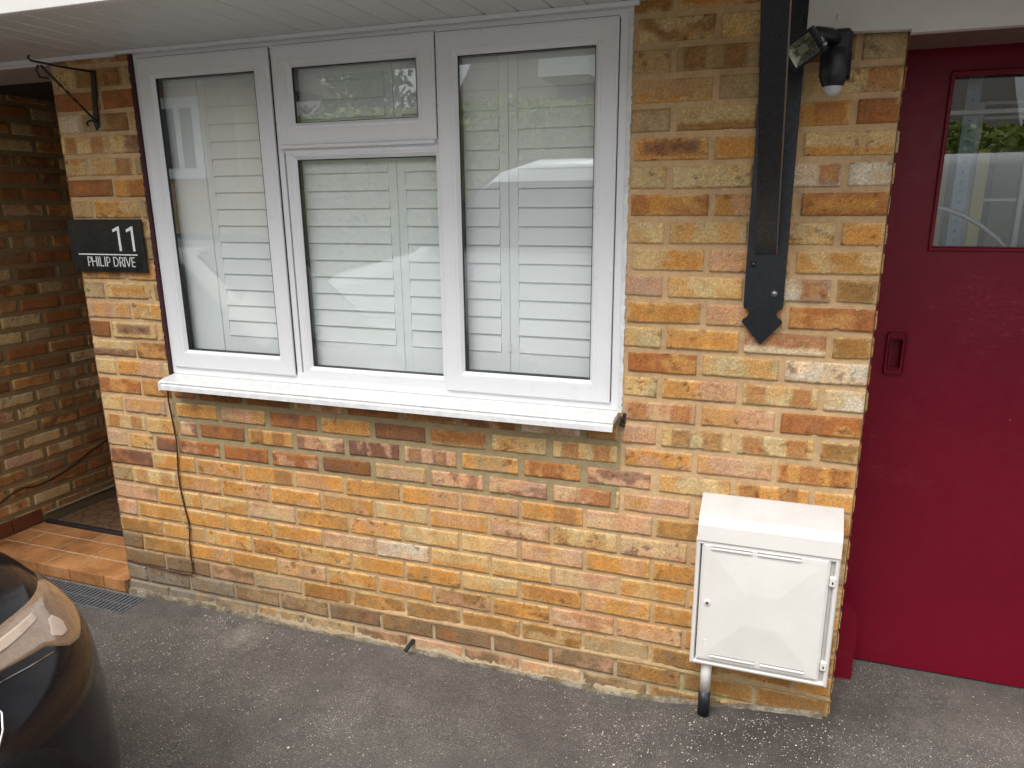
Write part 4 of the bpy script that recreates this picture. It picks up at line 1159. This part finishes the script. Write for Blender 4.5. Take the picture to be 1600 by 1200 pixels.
F = np.c_[i0, i0 + len(ys), i0 + len(ys) + 1, i0 + 1]
g = raw_mesh('drive', V, F, None, 'tarmac', None); g['kind'] = 'structure'
# tarmac made good round the drain
b = MB()
b.add([(-3.5, -.30, -1.9405), (-2.6, -.30, -1.9405), (-2.6, -.1655, -1.9385), (-3.5, -.1655, -1.9385), (-2.6995, -.1655, -1.9385), (-2.6995, .0, -1.9385), (-2.6, .0, -1.9385)], [(0, 1, 2, 3), (4, 2, 6, 5)])
b.build('path', M['tarmac'], None, None, kind='structure')

# cement fillet where the wall meets the tarmac
n = 420; vs = []; rr_ = np.random.default_rng(4)
for i in range(n + 1):
    x = LW + (-.02 - LW) * i / n
    hgt = .001 + (.014 if x < -1.9 else .019) * float(fbm(x * 9, 3.1, 5)) + .006 * float(vnoise(x * 60, 1, 3)); d = .002 + .011 * float(fbm(x * 14, 7.7, 2)) + .006 * float(vnoise(x * 80, 4, 6))
    if x > -.45: hgt *= .7
    gz = float(gh(np.array(x), np.array(-.02))) - ZO
    if x < -2.0: hgt += .012 * (1 if x < -2.2 else (-2.0 - x) / .2)
    vs += [(x, .004, gz + hgt), (x, -.0025 - d * .35, gz + hgt * .93), (x, -.0035 - d * .75, gz + hgt * .5), (x, -.006 - d, gz - .012)]
b = MB(); b.add(vs, [(i * 4 + k, i * 4 + 4 + k, i * 4 + 5 + k, i * 4 + 1 + k) for i in range(n) for k in range(3)])
b.build('cement_fillet', M['cement'], house)

# loose grit
rg = random.Random(11); b = MB()
def pebble(x, y, s):
    z = float(gh(np.array(x), np.array(y))) - ZO + s * .35
    n0 = len(b.v); q = [(s * rg.uniform(.7, 1.3), 0, 0), (-s * rg.uniform(.7, 1.3), 0, 0), (0, s * rg.uniform(.7, 1.3), 0), (0, -s * rg.uniform(.7, 1.3), 0), (0, 0, s * .6), (0, 0, -s * .6)]
    a = rg.random() * 6.3
    b.add([(x + p[0] * math.cos(a) - p[1] * math.sin(a), y + p[0] * math.sin(a) + p[1] * math.cos(a), z + p[2]) for p in q],
          [(0, 2, 4), (2, 1, 4), (1, 3, 4), (3, 0, 4), (2, 0, 5), (1, 2, 5), (3, 1, 5), (0, 3, 5)])
for i in range(9000):
    x = rg.uniform(-2.6, 1.0); y = -abs(rg.gauss(.25, .5)) - .03
    if float(vnoise(x * 3 + 5, y * 3, 4)) < rg.random() * .75: continue
    if rg.random() < .05: x = rg.gauss(-.15, .25); y = -.06 - abs(rg.gauss(0, .12))
    if x > .02 and rg.random() < .5: y = rg.uniform(-.4, .3)
    pebble(x, y, rg.choice([.0009, .0011, .0013, .0016, .0022]) * rg.uniform(.7, 1.2))
for i in range(20): pebble(rg.uniform(-2.6, .8), -rg.uniform(.05, 1.1), rg.uniform(.003, .005))
b.build('loose_grit', M['pebble'], None, (-1, -.6, -ZO), 'pale grit scattered over the tarmac drive', 'grit', kind='stuff')

# ------------------------------------------------------------------ car (front corner in view)
car = empty('parked_car', (-3.6, -1.75, -ZO), 'wet black car parked on the drive, its headlight corner in view at lower left', 'car')
CX, CY, CA, CB = -2.40, -1.725, .80, .88
NEXP = 2.7
# profile: (z, inset)
PROF = [(-1.74, -.055), (-1.66, -.055), (-1.55, -.052), (-1.44, -.042), (-1.38, -.03), (-1.34, -.008), (-1.30, .03), (-1.26, .075), (-1.22, .125), (-1.185, .20), (-1.16, .29), (-1.13, .42), (-1.10, .56), (-1.08, .70)]
def prof(s):
    s = max(0, min(len(PROF) - 1.0001, s)); i = int(s); f = s - i
    p = [PROF[max(0, min(len(PROF) - 1, i + k))] for k in (-1, 0, 1, 2)]
    return tuple(.5 * (2 * p[1][c] + (p[2][c] - p[0][c]) * f + (2 * p[0][c] - 5 * p[1][c] + 4 * p[2][c] - p[3][c]) * f * f + (3 * p[1][c] - p[0][c] - 3 * p[2][c] + p[3][c]) * f ** 3) for c in (0, 1))
def body(t, s, out=0.0):
    """t: plan angle, 0 = nose centre (+x), 90 = left flank; s: profile position"""
    z, ins = prof(s); a = CA - ins - 0 + out; bb = CB - ins * .55 + out
    a = max(a, .02); bb = max(bb, .02)
    ca, sa = math.cos(math.radians(t)), math.sin(math.radians(t))
    if t > 90:
        k = (t - 90) / 90 * 1.6; return (CX - k, CY + bb, z)
    x = abs(ca) ** (2 / NEXP) * a; y = math.copysign(abs(sa) ** (2 / NEXP) * bb, sa)
    return (CX + x, CY + y, z)
b = MB(); b.smooth = True
T = [-90 + i * 1.5 for i in range(121)]; Sx = [i * .25 for i in range(0, 4 * (len(PROF) - 1) + 1)]
vs = [body(t, s) for t in T for s in Sx]; nS = len(Sx)
# the rear of the body: straight flanks and the cabin
b.add(vs, [(i * nS + j, (i + 1) * nS + j, (i + 1) * nS + j + 1, i * nS + j + 1) for i in range(len(T) - 1) for j in range(nS - 1)])
b.smooth = False
Sr = Sx
half = [body(90, q) for q in Sr]
secs = []
for (dx, lift, nar) in ((0, 0, 0), (.25, .012, 0), (.5, .02, 0), (.62, .06, .02), (1.15, .52, .10), (1.4, .585, .11), (2.4, .57, .12), (2.75, .44, .10), (3.05, .12, .04), (3.15, .0, .02)):
    L_ = []
    for (x, y, z) in half:
        k = float(sst(-1.24, -1.10, z)); L_.append((CX - dx, (y - CY) * (1 - nar * k) , z + lift * k + (.10 if lift > .3 else 0) * 0))
    secs.append([(a, CY + c, e) for a, c, e in L_] + [(a, CY, e_[2] + .012) for a, e_ in ((CX - dx, L_[-1]),)] + [(a, CY - c, e) for a, c, e in L_[::-1]])
n = len(secs[0]); vs = [p for q in secs for p in q]
b.smooth = True
b.add(vs, [(i * n + k, i * n + k + 1, (i + 1) * n + k + 1, (i + 1) * n + k) for i in range(len(secs) - 1) for k in range(n - 1)] + [tuple(range((len(secs) - 1) * n, len(secs) * n))])
top = [body(t, len(PROF) - 1) for t in T] ; b.add([(CX, CY, PROF[-1][0] + .012)] + top, [(0, k, k + 1) for k in range(1, len(top))])
b.build('car_body', M['carpaint'], car, recalc=False)
def patch_on_body(name, mat, poly, off=.004, step_t=.75, step_s=.12, parent=car, bulge=0):
    """part lying on the skin inside a polygon in (t, s)"""
    b = MB(); b.smooth = True
    t0, t1 = min(p[0] for p in poly), max(p[0] for p in poly); n_ = 44
    def inter(t):
        hits = []
        for (a, c) in zip(poly, poly[1:] + poly[:1]):
            if (a[0] - t) * (c[0] - t) <= 0 and a[0] != c[0]: hits.append(a[1] + (c[1] - a[1]) * (t - a[0]) / (c[0] - a[0]))
        return min(hits), max(hits)
    vs = []; m_ = 14
    for i in range(n_ + 1):
        t = t0 + (t1 - t0) * i / n_; lo, hi = inter(min(max(t, t0 + 1e-3), t1 - 1e-3))
        for j in range(m_ + 1):
            f = j / m_; e = min(1, min(f, 1 - f) * 8, min(i, n_ - i) / 2.5)
            vs.append(body(t, lo + (hi - lo) * f, off * e - .004 + bulge * math.sin(math.pi * f) * math.sin(math.pi * i / n_)))
    b.add(vs, [(i * (m_ + 1) + j, (i + 1) * (m_ + 1) + j, (i + 1) * (m_ + 1) + j + 1, i * (m_ + 1) + j + 1) for i in range(n_) for j in range(m_)])
    return b.build(name, M[mat], parent, recalc=False)
LO = [(20, 6.8), (26, 6.55), (29.5, 6.35), (36, 6.0), (41, 5.1), (46, 4.75), (52, 4.85), (58, 5.2), (63, 5.7), (71, 6.6)]
HI = [(71, 6.75), (60, 7.25), (51, 7.5), (42, 7.75), (37, 7.85), (20, 8.05)]
grow = [(t + (t - 46) * .04, s - .17) for t, s in LO] + [(t + (t - 46) * .04, s + .2) for t, s in HI]
patch_on_body('headlight_seal', 'gasket', grow, .0045)
hl = patch_on_body('headlight', 'lens', LO + HI, .010, bulge=.006)
M['lens_reflection'] = simple('pale_lens_reflection', lin(182, 162, 146), .2)  # pale patches: white reflections in the lens put into the colour
patch_on_body('painted_reflection', 'lens_reflection', [(22, 7.35), (30, 7.15), (40.5, 7.05), (42.5, 7.35), (38, 7.5), (30, 7.65), (22, 7.85)], .0165, parent=hl)
patch_on_body('painted_reflection', 'lens_reflection', [(38.5, 6.3), (40.5, 5.8), (43, 5.6), (45.5, 6.2), (44.5, 6.8), (42.5, 6.9)], .0168, parent=hl)
patch_on_body('headlight', 'lens', [(-t, s) for t, s in (LO + HI)][::-1], .010, bulge=.006)
patch_on_body('lower_cladding', 'carpl', [(-42, 0), (42, 0), (38, .8), (33, 1.7), (24.5, 3.1), (18.5, 4.05), (10, 4.3), (-10, 4.3), (-18.5, 4.05), (-24.5, 3.1), (-33, 1.7), (-38, .8)], .008)
patch_on_body('lower_intake', 'dark', [(-34, 0), (34, 0), (30, 1.2), (23, 2.6), (17, 3.6), (-17, 3.6), (-23, 2.6), (-30, 1.2)], .0105)
patch_on_body('grille', 'dark', [(-18, 4.7), (-19.6, 5.9), (-14, 6.2), (14, 6.2), (19.6, 5.9), (18, 4.7), (13, 4.45), (-13, 4.45)], .008)
b = MB(); b.tube([body(t, s, .010) for t, s in [(10, 6.35), (16, 6.25), (20.3, 5.95), (20.1, 5.6), (18.5, 5.1), (16.5, 4.6), (13.5, 4.4), (8, 4.36), (0, 4.34), (-8, 4.36), (-13.5, 4.4), (-16.5, 4.6), (-18.5, 5.1), (-20.1, 5.6), (-20.3, 5.95), (-16, 6.25), (-10, 6.35)]], .0022, 8)
b.build('grille_trim', M['chrome'], car)
b = MB(); b.tube([body(t, s - .26, .004) for t, s in LO[:4]], .0014, 6); b.build('lens_edge_highlight', M['chrome'], car)  # thin chrome line added for the edge highlight under the lens
for (x, sy) in ((CX - .08, 1), (CX - .08, -1), (CX - 2.65, 1), (CX - 2.65, -1)):
    e = empty('tmp', (0, 0, 0)); bpy.data.objects.remove(e)
    yy = CY + sy * .80
    b = MB(); b.lathe([(.19, .10), (.30, .105), (.325, .08), (.33, 0), (.325, -.08), (.30, -.105), (.19, -.10)], (x, yy, -1.94 + .33), (0, 1, 0), 32); wh = b.build('wheel', M['rubber'], car)
    b = MB(); b.lathe([(.19, .06 * sy), (.17, .085 * sy), (.05, .07 * sy), (0, .075 * sy)], (x, yy, -1.94 + .33), (0, 1, 0), 24); b.build('rim', M['steel'], wh)
b = MB(); b.box(CX - 3.2, CX + .5, CY - .8, CY + .8, -1.76, -1.72); b.build('underbody', M['carpl'], car)
b = MB()
zt = PROF[-1][0]
wsn = [(CX - .66, zt + .065, .40), (CX - 1.13, zt + .50, .37)]
(xa, za, ha), (xb_, zb_, hb_) = wsn
b.add([(xa + .012, CY - ha, za + .012), (xa + .012, CY + ha, za + .012), (xb_ + .012, CY + hb_, zb_ + .012), (xb_ + .012, CY - hb_, zb_ + .012)], [(0, 1, 2, 3)])
b.build('windows', M['darkglass'], car)

# ------------------------------------------------------------------ the street behind the camera (seen mirrored in the glass)
def leafy(name, n, fn, size, mat, loc, label, cat, group=None, seed=1, parent=None):
    r = np.random.default_rng(seed); P = fn(n, r); A = r.normal(size=(n, 3)); A /= np.linalg.norm(A, axis=1)[:, None]
    B_ = np.cross(A, r.normal(size=(n, 3))); B_ /= np.linalg.norm(B_, axis=1)[:, None]; s_ = size * r.uniform(.6, 1.4, (n, 1))
    Cc = np.cross(A, B_)
    V = np.stack([P - B_ * s_, P + Cc * s_ * .45, P + B_ * s_, P - Cc * s_ * .45], 1).reshape(-1, 3)
    b = MB(); b.v = [tuple(v) for v in V]; b.f = [(4 * i, 4 * i + 1, 4 * i + 2, 4 * i + 3) for i in range(n)]; b.mi = [0] * n; b.sm = [False] * n
    return b.build(name, M[mat], parent, loc, label, cat, group, recalc=False)
def hedge_pts(x0, x1, y0, y1, top):
    def f(n, r):
        x = r.uniform(x0, x1, n); y = r.uniform(y0, y1, n); t = top - .45 * sst(-1.2, -.2, x) + (fbm(x * .8, y * .8, 3) - .5) * .5 * (x < -1) + (fbm(x * 5, y * 5, 4) - .5) * .25
        face = r.random(n) < .55
        y = np.where(face, y1 + (fbm(x * 3, y, 5) - .5) * .5, y)
        z = np.where(face, -ZO + r.random(n) * (t + 0), -ZO + t - r.random(n) ** 2 * .4)
        return np.stack([x, y, z], 1)
    return f
hd = empty('hedge', (-4, -9, -ZO), 'clipped yellow-green garden hedge across the drive', 'hedge')
leafy('foliage', 26000, hedge_pts(-16, 4, -9.6, -8.2, 3.0), .07, 'hedge', None, None, None, seed=2, parent=hd)
b = MB(); b.box(-16, -1, -9.3, -8.5, -ZO, .75); b.box(-.99, 4, -9.3, -8.5, -ZO, .3); b.build('inner_growth', M['hedge'], hd)
lawn = MB(); lawn.add([(-30, -30, -1.925), (30, -30, -1.925), (30, -6.5, -1.925), (-30, -6.5, -1.925)], [(0, 1, 2, 3)]); lawn.build('lawn', M['grass'], None, None, kind='structure')
M['sandbrick'] = simple('sand_brick', lin(190, 160, 118), .9, var=.3, scale=12)
def nb_house(x0, x1, y0, y1, eave, ridge, label, wins, wm='whiterender', gable=True):
    h = empty('neighbour_house', ((x0 + x1) / 2, (y0 + y1) / 2, -ZO), label, 'house')
    b = MB(); b.box(x0, x1, y0, y1, -ZO, eave - ZO); ym = (y0 + y1) / 2; xm = (x0 + x1) / 2
    if gable: b.prism([(x0, eave - ZO), (x1, eave - ZO), (xm, ridge - ZO)], 1, y0, y1)
    b.build('wall', M[wm], h)
    b = MB()
    if gable:
        for sgn, xe in ((-1, x0 - .4), (1, x1 + .4)):
            b.add([(xe, y0 - .3, eave - ZO - .3), (xe, y1 + .3, eave - ZO - .3), (xm, y1 + .3, ridge - ZO + .05), (xm, y0 - .3, ridge - ZO + .05), (xe, y0 - .3, eave - ZO - .15), (xe, y1 + .3, eave - ZO - .15), (xm, y1 + .3, ridge - ZO + .2), (xm, y0 - .3, ridge - ZO + .2)],
                  [(0, 1, 2, 3), (4, 5, 6, 7), (1, 2, 6, 5), (0, 1, 5, 4), (0, 3, 7, 4)])
    else:
        b.prism([(y0 - .4, eave - ZO - .1), (y1 + .4, eave - ZO - .1), (ym, ridge - ZO)], 0, x0 - .3, x1 + .3)
    b.build('roof', M['tilesroof'], h)
    for (wx, wz, ww, wh_) in wins:
        b = MB(); b.box(wx, wx + ww, y1 + .0, y1 + .05, wz - ZO, wz + wh_ - ZO); f = b.build('window', M['upvc'], h)
        b = MB(); b.box(wx + .1, wx + ww / 2 - .04, y1 + .051, y1 + .06, wz + .1 - ZO, wz + wh_ - .1 - ZO); b.box(wx + ww / 2 + .04, wx + ww - .1, y1 + .051, y1 + .06, wz + .1 - ZO, wz + wh_ - .1 - ZO); b.build('pane', M['darkglass'], f)
    return h
nb_house(-8.6, 3.5, -24, -16, 3.2, 7.4, 'bungalow with a long tiled roof and dormer across the street', [(-6, 1.0, 1.4, 1.3), (-1, 1.0, 1.4, 1.3)], gable=False)
nb_house(-20, -11.4, -22, -14, 2.8, 5.6, 'white gabled bungalow beyond the hedge across the street', [(-17, 1, 1.5, 1.2), (-14, 1, 1.2, 1.2)])
b = MB(); b.box(-6.2, -5.0, -17.6, -15.6, 2.6, 3.3); dm = b.build('dormer', M['upvc'], None, (-5.6, -16.5, 2.6), 'white dormer box set in the long tiled roof', 'dormer')
nb_house(-9.0, -5.35, -4.9, -4.0, 2.85, 3.2, 'low yellow brick outbuilding with a white window beside the drive', [(-6.25, 1.9, .55, .75)], wm='sandbrick', gable=False)
tr = empty('tree', (-8.7, -12, -ZO), 'green broadleaf tree standing behind the hedge', 'tree')
b = MB(); b.tube([(-8.7, -12, -ZO), (-8.6, -12, .2), (-8.75, -12.1, 2.5), (-8.6, -12, 3.5)], .1, 8, rs=[.14, .11, .08, .04])
for a in range(7): b.tube([(-8.65, -12, 1 + a * .25), (-8.65 + math.cos(a * 2.2) * .9, -12 + math.sin(a * 2.2) * .9, 2 + a * .3)], .04, 6, rs=[.045, .015])
b.build('trunk', M['bark'], tr)
def crown(n, r):
    cl = r.normal(size=(26, 3)) * np.array([.5, .6, .45]) + np.array([-8.45, -12, 2.15]); k = r.integers(0, 26, n)
    return cl[k] + r.normal(size=(n, 3)) * .22
leafy('crown', 2200, crown, .09, 'leafg', None, None, None, seed=5, parent=tr)

# white van behind the camera
van = empty('parked_van', (0, -4.4, -ZO), 'white van parked on the drive behind the viewpoint, mirrored in the panes', 'van')
side_prof = [(-4.3, .45), (-4.35, .85), (-4.1, 1.05), (-3.3, 1.25), (-2.5, 1.9), (-2.2, 1.98), (1.6, 1.98), (1.75, 1.8), (1.8, .45)]
secs = []
for (y, k, dz) in ((-5.2, .94, .1), (-5.1, .985, .03), (-4.9, 1, 0), (-3.7, 1, 0), (-3.5, .985, .03), (-3.4, .94, .1)):
    secs.append([((x + 1.3) * k - 1.3, y if z < 1.3 else (y + (.1 if y < -4.3 else -.1)), z - ZO - (dz if z > 1 else 0)) for x, z in side_prof])
n = len(side_prof); b = MB(); b.smooth = True
b.add([p for s_ in secs for p in s_], [(i * n + k, i * n + (k + 1) % n, (i + 1) * n + (k + 1) % n, (i + 1) * n + k) for i in range(len(secs) - 1) for k in range(n)] + [tuple(range(n)), tuple(range((len(secs) - 1) * n, len(secs) * n))])
b.build('body', M['vanpaint'], van)
b = MB(); b.add([(-3.15, -3.375, 1.3 - ZO), (-2.5, -3.47, 1.80 - ZO), (-1.5, -3.47, 1.80 - ZO), (-1.45, -3.375, 1.3 - ZO)], [(0, 1, 2, 3)]); b.build('side_window', M['darkglass'], van)
b = MB(); b.add([(-3.27, -5.0, 1.3 - ZO), (-3.27, -3.6, 1.3 - ZO), (-2.56, -3.65, 1.87 - ZO), (-2.56, -4.95, 1.87 - ZO)], [(0, 1, 2, 3)]); b.build('windscreen', M['darkglass'], van)
for x in (-3.4, 1.0):
    for y in (-5.1, -3.5):
        b = MB(); b.lathe([(.2, .1), (.31, .1), (.33, .07), (.33, -.07), (.31, -.1), (.2, -.1), (0, -.08)], (x, y, .33 - ZO), (0, 1, 0), 28); b.build('wheel', M['rubber'], van)
